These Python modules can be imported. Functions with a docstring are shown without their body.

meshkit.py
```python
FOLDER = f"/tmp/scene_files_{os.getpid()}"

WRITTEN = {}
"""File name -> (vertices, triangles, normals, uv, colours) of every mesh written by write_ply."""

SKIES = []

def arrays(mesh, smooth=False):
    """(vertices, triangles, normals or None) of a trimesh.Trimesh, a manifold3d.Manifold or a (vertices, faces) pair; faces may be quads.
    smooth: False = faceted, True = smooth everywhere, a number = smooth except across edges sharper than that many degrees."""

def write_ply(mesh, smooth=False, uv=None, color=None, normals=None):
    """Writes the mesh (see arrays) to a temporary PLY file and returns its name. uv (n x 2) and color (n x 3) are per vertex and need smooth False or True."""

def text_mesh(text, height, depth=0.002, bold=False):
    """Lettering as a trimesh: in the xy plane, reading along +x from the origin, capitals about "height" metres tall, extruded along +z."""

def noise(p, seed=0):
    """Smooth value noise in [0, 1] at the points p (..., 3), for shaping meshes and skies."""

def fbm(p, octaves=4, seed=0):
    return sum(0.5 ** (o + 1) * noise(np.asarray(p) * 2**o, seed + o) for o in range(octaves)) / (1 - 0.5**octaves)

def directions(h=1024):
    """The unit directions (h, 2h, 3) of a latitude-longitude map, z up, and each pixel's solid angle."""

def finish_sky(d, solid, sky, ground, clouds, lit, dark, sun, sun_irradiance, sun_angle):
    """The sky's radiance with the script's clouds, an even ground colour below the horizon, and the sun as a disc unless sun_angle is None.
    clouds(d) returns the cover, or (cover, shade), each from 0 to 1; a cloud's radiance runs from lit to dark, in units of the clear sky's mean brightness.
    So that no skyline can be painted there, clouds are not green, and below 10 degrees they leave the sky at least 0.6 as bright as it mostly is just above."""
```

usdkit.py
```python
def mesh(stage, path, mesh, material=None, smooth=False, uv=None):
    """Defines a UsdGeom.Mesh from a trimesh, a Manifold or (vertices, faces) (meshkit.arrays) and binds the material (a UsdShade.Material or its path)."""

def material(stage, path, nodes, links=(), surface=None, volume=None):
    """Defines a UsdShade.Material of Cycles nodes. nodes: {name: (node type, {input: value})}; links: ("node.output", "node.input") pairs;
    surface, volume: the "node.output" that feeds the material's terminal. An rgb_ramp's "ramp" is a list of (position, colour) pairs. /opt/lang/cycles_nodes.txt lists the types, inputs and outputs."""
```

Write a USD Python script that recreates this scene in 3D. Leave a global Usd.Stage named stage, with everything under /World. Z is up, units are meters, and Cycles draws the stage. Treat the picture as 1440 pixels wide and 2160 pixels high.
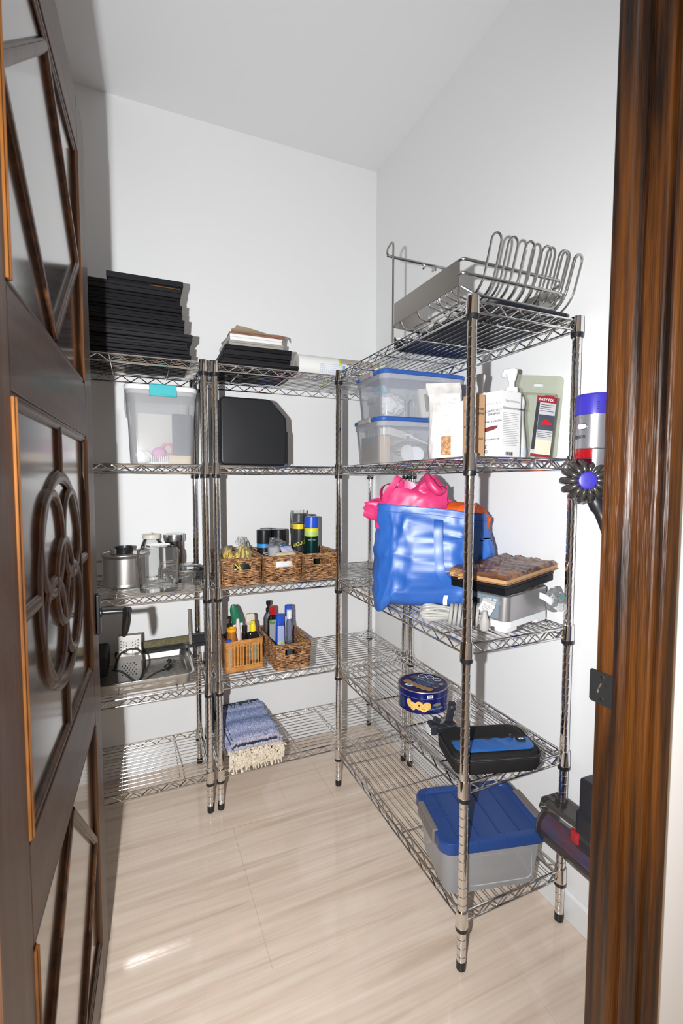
import math, random
import numpy as np, trimesh, manifold3d as m3, usdkit, meshkit
from shapely.geometry import Polygon, Point, LineString, box as sbox
from shapely import affinity
from shapely.ops import unary_union
from pxr import Usd, UsdGeom, UsdLux, UsdShade, Gf, Sdf

stage = Usd.Stage.CreateInMemory()
UsdGeom.SetStageUpAxis(stage, 'Z'); UsdGeom.SetStageMetersPerUnit(stage, 1.0)
UsdGeom.Xform.Define(stage, '/World'); UsdGeom.Scope.Define(stage, '/World/Looks')
PI = math.pi

# ---------------------------------------------------------------- camera, light, exposure
CAM = np.array([-1.2206, -2.344, 1.3715]); YAW, PITCH, ROLL, FPX = .4091, .0620, .0011, 995.63
_f = np.array([math.sin(YAW) * math.cos(PITCH), math.cos(YAW) * math.cos(PITCH), -math.sin(PITCH)])
_r = np.array([math.cos(YAW), -math.sin(YAW), 0.]); _u = np.cross(_r, _f)
_r, _u = _r * math.cos(ROLL) + _u * math.sin(ROLL), -_r * math.sin(ROLL) + _u * math.cos(ROLL)
def frame(prim, right, up, back, pos):
    UsdGeom.Xformable(prim).AddTransformOp().Set(Gf.Matrix4d(*right, 0, *up, 0, *back, 0, *pos, 1))
cam = UsdGeom.Camera.Define(stage, '/World/camera')
frame(cam, _r, _u, -_f, CAM)
cam.CreateHorizontalApertureAttr(24.0); cam.CreateVerticalApertureAttr(36.0)
cam.CreateFocalLengthAttr(24.0 * FPX / 1440); cam.CreateClippingRangeAttr(Gf.Vec2f(.03, 100))
cam.CreateFStopAttr(6.3); cam.CreateFocusDistanceAttr(1.9)
cam.CreateExposureAttr(.14)
flash = UsdLux.SphereLight.Define(stage, '/World/camera_flash')         # the photographer's flash, left of the lens
_fa, _fp = .24, -.06                                                      # where the flash head points: heading, upward tilt
_ff = np.array([math.sin(_fa) * math.cos(_fp), math.cos(_fa) * math.cos(_fp), math.sin(_fp)]); _fr = np.array([math.cos(_fa), -math.sin(_fa), 0.])
frame(flash, _fr, np.cross(_fr, _ff), -_ff, (-1.385, -2.345, 1.385))
flash.CreateRadiusAttr(.012); flash.CreateIntensityAttr(32500.); flash.CreateColorAttr(Gf.Vec3f(.965, .985, 1.0))
sh = UsdLux.ShapingAPI.Apply(flash.GetPrim()); sh.CreateShapingConeAngleAttr(84.); sh.CreateShapingConeSoftnessAttr(1.)
dome = UsdLux.DomeLight.Define(stage, '/World/hall_daylight')           # dim warm light of the house behind the camera
dome.CreateIntensityAttr(.12); dome.CreateColorAttr(Gf.Vec3f(1.0, .76, .54))

# ---------------------------------------------------------------- helpers
_used = {}
def numbered(parent, name):
    k = (parent, name); n = _used.get(k, 0); _used[k] = n + 1
    return f'{parent}/{name}' + (f'_{n:03d}' if n else '')
def tag(path, label=None, cat=None, group=None, kind=None):
    p = stage.GetPrimAtPath(path)
    for k, v in (('label', label), ('category', cat), ('group', group), ('kind', kind)):
        if v: p.SetCustomDataByKey(k, v)
    return path
def thing(name, label, cat, loc=(0, 0, 0), rz=0., group=None, kind=None, rx=0., ry=0.):
    path = numbered('/World', name); x = UsdGeom.Xform.Define(stage, path)
    x.AddTranslateOp().Set(Gf.Vec3d(*map(float, loc)))
    if rx or ry: x.AddRotateXYZOp().Set(Gf.Vec3f(rx, ry, rz))
    else: x.AddRotateZOp().Set(float(rz))
    return tag(path, label, cat, group, kind)
def copy(src, label, loc, rz=0., group=None, cat=None):
    was = stage.GetPrimAtPath(src).GetCustomData()
    base = src.split('/')[-1]
    while base[-4:-3] == '_' and base[-3:].isdigit(): base = base[:-4]
    t = thing(base, label, cat or was.get('category'), loc, rz, group or was.get('group'))
    pr = stage.GetPrimAtPath(t); pr.GetReferences().AddInternalReference(src); pr.SetInstanceable(True)
    tag(t, label, cat or was.get('category'), group or was.get('group'))
    return t
def O(parent, name, mesh, mat, smooth=30, label=None, kind=None):
    path = numbered(parent or '/World', name)
    usdkit.mesh(stage, path, mesh, '/World/Looks/' + mat, smooth=smooth)
    if label or kind: tag(path, label, None, None, kind)
    return path
def solo(name, mesh, mat, label, cat, group=None, kind=None, smooth=30):
    return tag(O(None, name, mesh, mat, smooth), label, cat, group, kind)

def J(*ms):
    if len(ms) == 1 and isinstance(ms[0], list): ms = ms[0]
    vs, fs, n = [], [], 0
    for m in ms:
        v, f = V(m); vs.append(v); fs.append(f + n); n += len(v)
    return np.vstack(vs), np.vstack(fs)
def V(m):
    if hasattr(m, 'to_mesh'):
        q = m.to_mesh(); return np.array(q.vert_properties[:, :3], float), np.array(q.tri_verts, int)
    if hasattr(m, 'vertices'): return np.array(m.vertices, float), np.array(m.faces, int)
    v, f = np.asarray(m[0], float), np.asarray(m[1], int)
    if f.shape[1] == 4: f = np.vstack([f[:, [0, 1, 2]], f[:, [0, 2, 3]]])
    return v, f
def rot(ax, deg):
    a = math.radians(deg); c, s = math.cos(a), math.sin(a)
    return np.array({'x': [[1, 0, 0], [0, c, -s], [0, s, c]], 'y': [[c, 0, s], [0, 1, 0], [-s, 0, c]], 'z': [[c, -s, 0], [s, c, 0], [0, 0, 1]]}[ax])
def X(m, t=(0, 0, 0), rx=0, ry=0, rz=0, s=1):
    v, f = V(m); v = v * np.asarray(s, float)
    R = rot('z', rz) @ rot('y', ry) @ rot('x', rx)
    return v @ R.T + np.asarray(t, float), f
def M(m):                                                                # to a Manifold
    v, f = V(m); return m3.Manifold(m3.Mesh(v.astype(np.float32), f.astype(np.uint32)))
def hullp(pts): return V(m3.Manifold.hull_points(np.asarray(pts, float)))
def box(x0, x1, y0, y1, z0, z1, c=0.):
    if c <= 0:
        return hullp([(x, y, z) for x in (x0, x1) for y in (y0, y1) for z in (z0, z1)])
    p = []
    for x, sx in ((x0, 1), (x1, -1)):
        for y, sy in ((y0, 1), (y1, -1)):
            for z, sz in ((z0, 1), (z1, -1)):
                p += [(x + sx * c, y + sy * c, z), (x + sx * c, y, z + sz * c), (x, y + sy * c, z + sz * c)]
    return hullp(p)
_SPH = V(trimesh.creation.icosphere(2, 1.0))[0]
def rbox(x0, x1, y0, y1, z0, z1, r, rz=None):
    rz = rz or r; q = _SPH * [r, r, rz]
    return hullp(np.vstack([q + (x, y, z) for x in (x0 + r, x1 - r) for y in (y0 + r, y1 - r) for z in (z0 + rz, z1 - rz)]))
def ring(n=24, r=1., ph=0.):
    a = np.arange(n) * 2 * PI / n + ph; return np.stack([np.cos(a) * r, np.sin(a) * r], 1)
def loft(loops, cap0=True, cap1=True):
    L = [np.asarray(l, float) for l in loops]; n = len(L[0]); v = np.vstack(L); f = []
    for k in range(len(L) - 1):
        for i in range(n):
            j = (i + 1) % n; a, b, c, d = k * n + i, k * n + j, (k + 1) * n + j, (k + 1) * n + i
            f += [(a, b, c), (a, c, d)]
    if cap0: v = np.vstack([v, L[0].mean(0)]); c = len(v) - 1; f += [(c, (i + 1) % n, i) for i in range(n)]
    if cap1: v = np.vstack([v, L[-1].mean(0)]); c = len(v) - 1; b = (len(L) - 1) * n; f += [(c, b + i, b + (i + 1) % n) for i in range(n)]
    return v, np.array(f)
def lathe(prof, n=32):                                                   # (radius, z), bottom to top; open profiles are capped
    return loft([np.c_[ring(n, max(r, 1e-5)), np.full(n, z)] for r, z in prof])
def sqloop(hx, hy, r, n=6):                                              # rounded rectangle, counter-clockwise
    r = min(r, hx * .999, hy * .999); o = []
    for cx, cy, a0 in ((hx - r, hy - r, 0), (-hx + r, hy - r, 90), (-hx + r, -hy + r, 180), (hx - r, -hy + r, 270)):
        for k in range(n + 1):
            a = math.radians(a0 + 90 * k / n); o.append((cx + r * math.cos(a), cy + r * math.sin(a)))
    return np.array(o)
def at(l, z): return np.c_[l, np.full(len(l), z)]
def tube(pts, r, n=8, closed=False):
    p = np.asarray(pts, float); k = len(p)
    if closed: t = np.roll(p, -1, 0) - np.roll(p, 1, 0)
    else: t = np.gradient(p, axis=0)
    t /= np.linalg.norm(t, axis=1, keepdims=True) + 1e-12
    a = np.cross(t[0], [0, 0, 1.] if abs(t[0][2]) < .9 else [1., 0, 0]); a /= np.linalg.norm(a)
    A = []
    for i in range(k):
        a = a - t[i] * (a @ t[i]); a /= np.linalg.norm(a) + 1e-12; A.append(a)
    A = np.array(A); B = np.cross(t, A); an = np.arange(n) * 2 * PI / n
    rr = np.broadcast_to(np.asarray(r, float), (k,))[:, None, None]
    v = p[:, None] + rr * (np.cos(an)[None, :, None] * A[:, None] + np.sin(an)[None, :, None] * B[:, None])
    if closed:
        L = [v[i] for i in range(k)] + [v[0]]; return loft(L, False, False)
    return loft(list(v))
def fil(pts, r, n=5, closed=False):                                      # polyline with rounded corners
    p = [np.asarray(q, float) for q in pts]; o = []; m = len(p)
    for i in range(m):
        if not closed and i in (0, m - 1): o.append(p[i]); continue
        a, b, c = p[i - 1], p[i], p[(i + 1) % m]
        da, dc = a - b, c - b; la, lc = np.linalg.norm(da), np.linalg.norm(dc)
        d = min(r, la * .49, lc * .49); s, e = b + da / la * d, b + dc / lc * d
        for k in range(n + 1):
            w = k / n; o.append((1 - w) ** 2 * s + 2 * w * (1 - w) * b + w * w * e)
    return np.array(o)
def seg(a, b, r, n=6): return tube([a, b], r, n)
def prism(poly, z0, z1):
    if poly.geom_type == 'MultiPolygon': return J([prism(g, z0, z1) for g in poly.geoms])
    return X(trimesh.creation.extrude_polygon(poly, z1 - z0), (0, 0, z0))
def bev(poly, z0, z1, c):                                                # prism with a chamfered top edge
    if poly.geom_type == 'MultiPolygon': return J([bev(g, z0, z1, c) for g in poly.geoms])
    o = np.array(poly.exterior.coords)[:-1]
    q = poly.buffer(-c, join_style=2)
    if poly.interiors or q.geom_type != 'Polygon' or len(q.exterior.coords) - 1 != len(o): return prism(poly, z0, z1)
    return m_hullish(poly, q, z0, z1, c)
def m_hullish(poly, q, z0, z1, c):
    a = np.array(poly.exterior.coords)[:-1]; b = np.array(q.exterior.coords)[:-1]
    if Polygon(a).exterior.is_ccw is False: a = a[::-1]
    if Polygon(b).exterior.is_ccw is False: b = b[::-1]
    b = np.roll(b, -int(np.argmin(np.linalg.norm(b - a[0], axis=1))), 0)
    return J(loft([at(a, z0), at(a, z1 - c), at(b, z1)], False, False), flat(a, z0, True), flat(b, z1))
def flat(loop, z, flip=False):
    v, f = trimesh.creation.triangulate_polygon(Polygon(loop), engine='earcut')
    f = np.asarray(f)
    return np.c_[v, np.full(len(v), z)], (f[:, ::-1] if flip else f)
def words(t, h, bold=False, depth=.0006): return V(meshkit.text_mesh(t, h, depth, bold))
def centre(m):
    v, f = V(m); c = (v.min(0) + v.max(0)) / 2; return v - [c[0], c[1], 0], f
def noise3(p, s=1.): return np.asarray(meshkit.noise(np.asarray(p) * s))

# ---------------------------------------------------------------- materials
def mat(name, color, rough=.5, metal=0., coat=0., spec=.5, var=None, vscale=(8, 8, 8), detail=4, bump=0., bscale=(60, 60, 60), bdist=.002, trans=0., sheen=0., coat_rough=.05, pos=(.35, .65), ior=1.5, sub=0.):
    n = {'p': ('principled_bsdf', dict(base_color=color, roughness=rough, metallic=metal, coat_weight=coat, coat_roughness=coat_rough, specular_ior_level=spec, transmission_weight=trans, sheen_weight=sheen, ior=ior))}
    l = []
    if var is not None or bump:
        n['tc'] = ('texture_coordinate', {})
    if var is not None:
        n['m'] = ('mapping', dict(scale=vscale)); n['n'] = ('noise_texture', dict(scale=1., detail=detail, roughness=.6))
        n['r'] = ('rgb_ramp', dict(ramp=[(pos[0], color), (pos[1], var)]))
        l += [('tc.object', 'm.vector'), ('m.vector', 'n.vector'), ('n.fac', 'r.fac'), ('r.color', 'p.base_color')]
    if bump:
        n['bm'] = ('mapping', dict(scale=bscale)); n['bn'] = ('noise_texture', dict(scale=1., detail=3.)); n['b'] = ('bump', dict(strength=bump, distance=bdist))
        l += [('tc.object', 'bm.vector'), ('bm.vector', 'bn.vector'), ('bn.fac', 'b.height'), ('b.normal', 'p.normal')]
    usdkit.material(stage, '/World/Looks/' + name, n, l, surface='p.BSDF')
def clear(name, tint=(.93, .95, .97), haze=.15, hcol=(.85, .87, .9), rough=.08, gl=1.0):   # thin clear or milky plastic
    n = {'t': ('transparent_bsdf', dict(color=tint)), 'd': ('diffuse_bsdf', dict(color=hcol)), 'tr': ('translucent_bsdf', dict(color=hcol)),
         'h': ('mix_closure', dict(fac=.5)), 'm': ('mix_closure', dict(fac=haze)), 'g': ('glossy_bsdf', dict(color=(gl, gl, gl), roughness=rough)),
         'fr': ('fresnel', dict(IOR=1.4)), 'o': ('mix_closure', {})}
    usdkit.material(stage, '/World/Looks/' + name, n, [('d.BSDF', 'h.closure1'), ('tr.BSDF', 'h.closure2'), ('t.BSDF', 'm.closure1'), ('h.closure', 'm.closure2'),
        ('fr.fac', 'o.fac'), ('m.closure', 'o.closure1'), ('g.BSDF', 'o.closure2')], surface='o.closure')

mat('wall_paint', (.80, .80, .80), .55, spec=.3, bump=.04, bscale=(90, 90, 90), bdist=.001)
mat('ceiling_paint', (.78, .78, .785), .7, spec=.2)
mat('trim_white', (.78, .79, .80), .35)
mat('grout', (.55, .44, .35), .8)
mat('chrome', (.80, .79, .775), .045, 1.)
mat('wire_chrome', (.74, .735, .725), .10, 1.)
mat('steel', (.62, .60, .575), .30, 1., bump=.03, bscale=(4, 4, 300))
mat('steel_dark', (.33, .315, .30), .35, 1.)
mat('steel_shiny', (.70, .69, .68), .18, 1.)
mat('black_plastic', (.012, .012, .014), .35)
mat('black_matte', (.012, .012, .013), .6, spec=.35)
mat('black_box', (.004, .004, .006), .5, spec=.25)
mat('black_box_soft', (.008, .008, .010), .5, spec=.3)
mat('slate_plastic', (.05, .055, .065), .4)
mat('white_plastic', (.80, .81, .82), .3)
mat('white_card', (.78, .78, .77), .5)
mat('grey_plastic', (.42, .40, .38), .5)
mat('red_plastic', (.55, .015, .02), .2)
mat('handle_bronze', (.016, .012, .010), .14, .3)
mat('cap_yellow2', (.85, .42, .01), .3)
mat('pale_blue', (.60, .70, .80), .35)
mat('appliance_silver', (.44, .43, .44), .34, .8)
mat('panel_bluegrey', (.16, .21, .26), .5)
mat('ink', (.03, .03, .03), .6)
mat('ink_grey', (.25, .25, .26), .6)
def wood(name, dark, light, sc, rough, coat, bstr, pos=(.3, .7), spec=.5, fine=420.):
    n = {'tc': ('texture_coordinate', {}), 'm': ('mapping', dict(scale=sc)), 'n': ('noise_texture', dict(scale=1., detail=6., roughness=.62, distortion=.35)),
         'm2': ('mapping', dict(scale=(fine, fine, fine / 45))), 'n2': ('noise_texture', dict(scale=1., detail=2.)),
         'r': ('rgb_ramp', dict(ramp=[(pos[0], dark), (pos[1], light)])), 'b': ('bump', dict(strength=bstr, distance=.0012)),
         'p': ('principled_bsdf', dict(roughness=rough, coat_weight=coat, coat_roughness=.12, specular_ior_level=spec))}
    usdkit.material(stage, '/World/Looks/' + name, n, [('tc.object', 'm.vector'), ('m.vector', 'n.vector'), ('n.fac', 'r.fac'), ('r.color', 'p.base_color'),
        ('tc.object', 'm2.vector'), ('m2.vector', 'n2.vector'), ('n2.fac', 'b.height'), ('b.normal', 'p.normal')], surface='p.BSDF')
wood('jamb_wood', (.008, .003, .0015), (.088, .027, .003), (42, 42, 1.7), .40, .12, 1., (.40, .63), .4, 560.)
wood('door_wood', (.040, .018, .010), (.115, .055, .030), (34, 34, 2.2), .46, .12, .7, (.3, .7), .4)
wood('door_rail_wood', (.040, .018, .010), (.115, .055, .030), (34, 2.2, 34), .46, .12, .7, (.3, .7), .4)
wood('door_panel_wood', (.045, .022, .014), (.07, .036, .022), (10, 10, 1.2), .16, 1., .02)
wood('door_moulding_wood', (.030, .011, .004), (.115, .042, .009), (60, 60, 4), .34, .12, .3, (.35, .65), .35)
n = {'tc': ('geometry', {}), 'm': ('mapping', dict(scale=(1.5, 26, 1), rotation=(0, 0, .05))), 'n': ('noise_texture', dict(scale=1., detail=5., roughness=.55, distortion=.5)),
     'r': ('rgb_ramp', dict(ramp=[(.25, (.58, .455, .35)), (.45, (.74, .60, .485)), (.72, (.82, .70, .585))])),
     'm2': ('mapping', dict(scale=(3, 90, 1), rotation=(0, 0, .05))), 'n2': ('noise_texture', dict(scale=1., detail=3.)), 'r2': ('rgb_ramp', dict(ramp=[(.3, (.88, .87, .86)), (.6, (1, 1, 1))])),
     'x': ('mix', dict(mix_type='multiply', fac=.7)), 'oi': ('object_info', {}), 'ad': ('vector_math', dict(math_type='multiply_add', vector2=(7.3, 7.3, 7.3))),
     'p': ('principled_bsdf', dict(roughness=.09, specular_ior_level=.5, coat_weight=.3, coat_roughness=.02))}
usdkit.material(stage, '/World/Looks/floor_tile', n, [('tc.position', 'm.vector'), ('m.vector', 'n.vector'), ('n.fac', 'r.fac'), ('tc.position', 'm2.vector'), ('m2.vector', 'n2.vector'),
    ('n2.fac', 'r2.fac'), ('r.color', 'x.color1'), ('r2.color', 'x.color2'), ('x.color', 'p.base_color')], surface='p.BSDF')

# ---------------------------------------------------------------- the room
HC, YF0, YF1, XJ, XH = 3.03, -1.782, -1.888, -.490, -1.405
fl = thing('floor', 'glossy beige travertine-look porcelain tile floor', 'floor', kind='structure')
O(fl, 'grout_bed', box(-2.2, 1.2, -4.2, .1, -.06, -.0015), 'grout')
for r, (ya, off) in enumerate([(-.520, -.46), (-1.1195, -.90), (-1.719, -.27), (-2.319, -.72), (-2.919, -.1), (-3.519, -.5), (-4.119, -.9)]):
    for k in range(-2, 3):
        x0 = off + 1.2 * k
        if x0 + 1.2 < -2.1 or x0 > 1.1: continue
        O(fl, 'tile', box(max(x0, -2.15) + .0005, min(x0 + 1.2, 1.15) - .0005, ya + .0005, min(ya + .5995, .05) - .0005, -.010, 0, .0006), 'floor_tile', smooth=False)
def wall(name, b, label, m='wall_paint'): solo(name, box(*b), m, label, 'wall', kind='structure', smooth=False)
wall('wall_back', (-2.15, .12, 0, .12, 0, HC), 'plain white back wall behind the two left racks')
wall('wall_right', (0, .12, YF1, 0, 0, HC), 'plain white side wall behind the nearest rack and the vacuum')
wall('wall_left', (-2.15, -1.99, YF1, 0, 0, HC), 'plain white wall hidden behind the open wooden door')
ww = thing('wall_front', 'white wall around the doorway, seen beyond the wooden frame', 'wall', kind='structure')
O(ww, 'pier', box(XJ + .012, 1.2, YF1, YF0, 0, HC), 'wall_paint', False)
O(ww, 'pier', box(-2.15, XH - .012, YF1, YF0, 0, HC), 'wall_paint', False)
O(ww, 'lintel', box(XH - .012, XJ + .012, YF1, YF0, 2.36, HC), 'wall_paint', False)
solo('ceiling', box(-2.15, .12, YF1, .12, HC, HC + .1), 'ceiling_paint', 'plain light grey-white ceiling of the storeroom', 'ceiling', kind='structure', smooth=False)
def base(name, b, label):
    x0, x1, y0, y1 = b
    solo(name, J(box(x0, x1, y0, y1, 0, .085, .002), box(x0, x1, y0, y1, .083, .093, .004)), 'trim_white', label, 'baseboard', kind='structure')
base('baseboard_right', (-.013, -.0005, YF0 + .001, -.0135), 'white baseboard along the wall under the nearest rack')
base('baseboard_back', (-1.989, -.0005, -.013, -.0005), 'white baseboard along the back wall')

# door frame: one moulded profile for each jamb
def jamb(xs, s):                                                         # s: +1 right jamb (faces -x)
    pts = [(-.012, YF0), (0, YF0 + .001), (0, -1.812), (-.002, -1.815)]
    pts += [(-.004 - .013 * math.sin(a), -1.817 - .013 * (1 - math.cos(a))) for a in np.linspace(0, PI, 9)]
    pts += [(-.004, -1.845), (-.006, -1.847), (-.0065, -1.872)]
    pts += [(-.0065 - .008 * math.sin(a), -1.873 - .005 * (1 - math.cos(a))) for a in np.linspace(0, PI, 7)]
    pts += [(-.007, -1.885), (-.010, -1.889), (-.017, -1.892), (-.020, -1.897), (-.019, -1.902), (-.015, -1.904), (.006, -1.904), (.008, -1.902), (.008, YF1 - .001), (.0119, YF1 - .001), (.0119, YF0)]
    pts = pts[1:]
    return Polygon([(xs + s * x, y) for x, y in pts]).buffer(0)
tr = thing('trim_1', 'varnished brown wooden door jamb with beaded mouldings and black strike plate', 'door frame', kind='structure')
O(tr, 'jamb', prism(jamb(XJ, 1), .0005, 2.36), 'jamb_wood')
O(tr, 'jamb', prism(jamb(XH, -1), .0005, 2.36), 'jamb_wood')
O(tr, 'head', box(XH - .01, XJ + .01, -1.904, YF0, 2.335, 2.362), 'jamb_wood')
sp = prism(Polygon([(-.0225, -.0285), (.0195, -.0285), (.0225, -.0255), (.0225, .0255), (.0195, .0285), (-.0225, .0285)]).difference(sbox(-.008, .006, -.011, .011)), 0, .0022)
spm = X(X(sp, rz=0), ry=0); v, f = V(spm)
spm = (np.c_[XJ - v[:, 2] - .0002, -1.7925 + v[:, 0], 1.017 + v[:, 1]], f[:, ::-1])
O(tr, 'strike_plate', spm, 'black_matte', label='black metal strike plate')
O(tr, 'latch_hole', box(XJ - .0012, XJ - .0003, -1.801, -1.7865, 1.005, 1.029), 'black_matte')
for dz in (-.0195, .0195):
    s_ = O(tr, 'screw', X(lathe([(.0036, 0), (.0034, .0009), (.001, .0012)], 12), (XJ - .0024, -1.7935, 1.017 + dz), ry=-90), 'steel_shiny')
# brass lip inside the strike
O(tr, 'latch_lip', tube(fil([(XJ - .002, -1.787, 1.008), (XJ - .004, -1.790, 1.017), (XJ - .002, -1.793, 1.026)], .004), .0016), 'steel_shiny')
mat('charcoal_plastic', (.011, .012, .015), .38, spec=.35)
# ---------------------------------------------------------------- the carved door, open inwards
a_ = math.radians(2.6); DU = np.array([math.sin(a_), math.cos(a_), 0]); DN = np.array([math.cos(a_), -math.sin(a_), 0]); DP = np.array([-1.39541, -2.33611, 0])
def D(m):                                                                # (s along the door, z up, out of its face) -> world
    v, f = V(m); return DP + v[:, :1] * DU + v[:, 1:2] * np.array([0, 0, 1.]) + v[:, 2:] * DN, f
S0, S1, ZT = .583, 1.472, 2.315
dr = thing('door_1', 'dark varnished wooden door with carved diamond and ring panels', 'door', kind='structure')
def dpart(name, m, mt, parent=dr, sm=30, label=None): return O(parent, name, D(m), mt, sm, label)
dpart('core', box(S0 + .01, S1 - .01, .02, ZT - .02, -.034, -.010), 'door_panel_wood')
PL, PR = .712, 1.355
dpart('stile', box(S0, PL, .006, ZT, -.045, 0, .002), 'door_wood'); dpart('stile', box(PR, S1, .006, ZT, -.045, 0, .002), 'door_wood')
for z0, z1 in ((.006, .128), (.742, .884), (1.488, 1.618), (2.182, ZT)):
    dpart('rail', box(PL, PR, z0, z1, -.045, 0, .0015), 'door_rail_wood')
PAN = [(.128, .742), (.884, 1.488), (1.618, 2.182)]
def strip(pts, w, h, closed=False, prof=None):                           # moulding along a line on the face: width w, height h above the sunk panel
    pr = prof or [(-.5, 0), (-.5, .55), (-.36, .86), (-.18, .80), (-.06, 1.), (.12, .96), (.24, .70), (.42, .56), (.5, .3), (.5, 0)]
    p = np.asarray(pts, float); k = len(p); L = []
    for i in range(k):
        if closed: t0, t1 = p[i] - p[i - 1], p[(i + 1) % k] - p[i]
        else: t0, t1 = p[i] - p[max(i - 1, 0)], p[min(i + 1, k - 1)] - p[i]
        if not closed and i == 0: t0 = t1
        if not closed and i == k - 1: t1 = t0
        t0 = t0 / np.linalg.norm(t0); t1 = t1 / np.linalg.norm(t1); n0 = np.array([-t0[1], t0[0]]); n1 = np.array([-t1[1], t1[0]])
        nn = n0 + n1; nn /= np.linalg.norm(nn); nn /= max(nn @ n0, .3)
        L.append([(p[i][0] + nn[0] * w * x, p[i][1] + nn[1] * w * x, -.010 + h * y) for x, y in pr][::-1])
    if closed: L.append(L[0])
    return loft(L, not closed, not closed)
RP = [(-.5, 0), (-.5, .45), (-.42, .62), (-.36, .66), (-.34, .78), (-.24, .95), (0, 1.), (.24, .95), (.34, .78), (.36, .66), (.42, .62), (.5, .45), (.5, 0)]
for z0, z1 in PAN:                                                       # raised frame moulding round every panel
    e = .008
    q = [(PL + e, z0 + e), (PR - e, z0 + e), (PR - e, z1 - e), (PL + e, z1 - e)]
    for i in range(4): dpart('panel_moulding', strip([q[i], q[(i + 1) % 4]], .020, (.0085, .0128, .0085, .0152)[i]), 'door_moulding_wood')
for z0, z1 in (PAN[0], PAN[2]):                                          # diamond mouldings
    c, zm, g = 1.033, (z0 + z1) / 2, .024
    q = [(c, z0 + g), (PR - g, zm), (c, z1 - g), (PL + g, zm)]
    for i in range(4): dpart('diamond_moulding', strip([q[i], q[(i + 1) % 4]], .022, .0098, False, RP), 'door_moulding_wood')
cs, cz = 1.045, 1.187
def circ(x, z, r, n=64, a0=0., a1=360.): return [(x + r * math.cos(a), z + r * math.sin(a)) for a in np.radians(np.linspace(a0, a1, n, endpoint=(a1 - a0) < 359))]
dpart('carved_ring', strip(circ(cs, cz, .196, 96), .026, .0080, True, RP), 'door_moulding_wood')
for dx, dz in ((-.1, .078), (.1, .078), (-.1, -.078), (.1, -.078)):
    dpart('carved_ring', strip(circ(cs + dx * .93, cz + dz, .088), .022, .0090, True, RP), 'door_moulding_wood')
dpart('carved_ring', strip(circ(cs, cz - .005, .079), .020, .0098, True, RP), 'door_moulding_wood')
for p0, p1 in (((cs, 1.385), (cs, 1.480)), ((cs, .892), (cs, .99)), ((.72, cz), (cs - .2, cz)), ((cs + .2, cz), (1.347, cz))):
    dpart('carved_bar', strip([p0, p1], .026, .0080, False, RP), 'door_moulding_wood')
hd = dpart('door_handle', J(rbox(1.4185, 1.4495, .955, 1.066, 0, .011, .004), X(lathe([(.013, 0), (.013, .004), (.0070, .006), (.0070, .056), (.0095, .060), (.0110, .068), (.009, .077), (.004, .080)], 20), (1.434, 1.013, .010))), 'black_plastic', label='black lever handle')
lv = tube([(1.434, 1.013, .075), (1.415, 1.009, .078), (1.39, 1.000, .079), (1.355, .985, .078), (1.333, .975, .076), (1.327, .972, .075)], [.0100, .0110, .0115, .0100, .0068, .003], 16)
v, f = lv; v = np.array(v); O(hd, 'lever', D((v, f)), 'handle_bronze')
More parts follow.
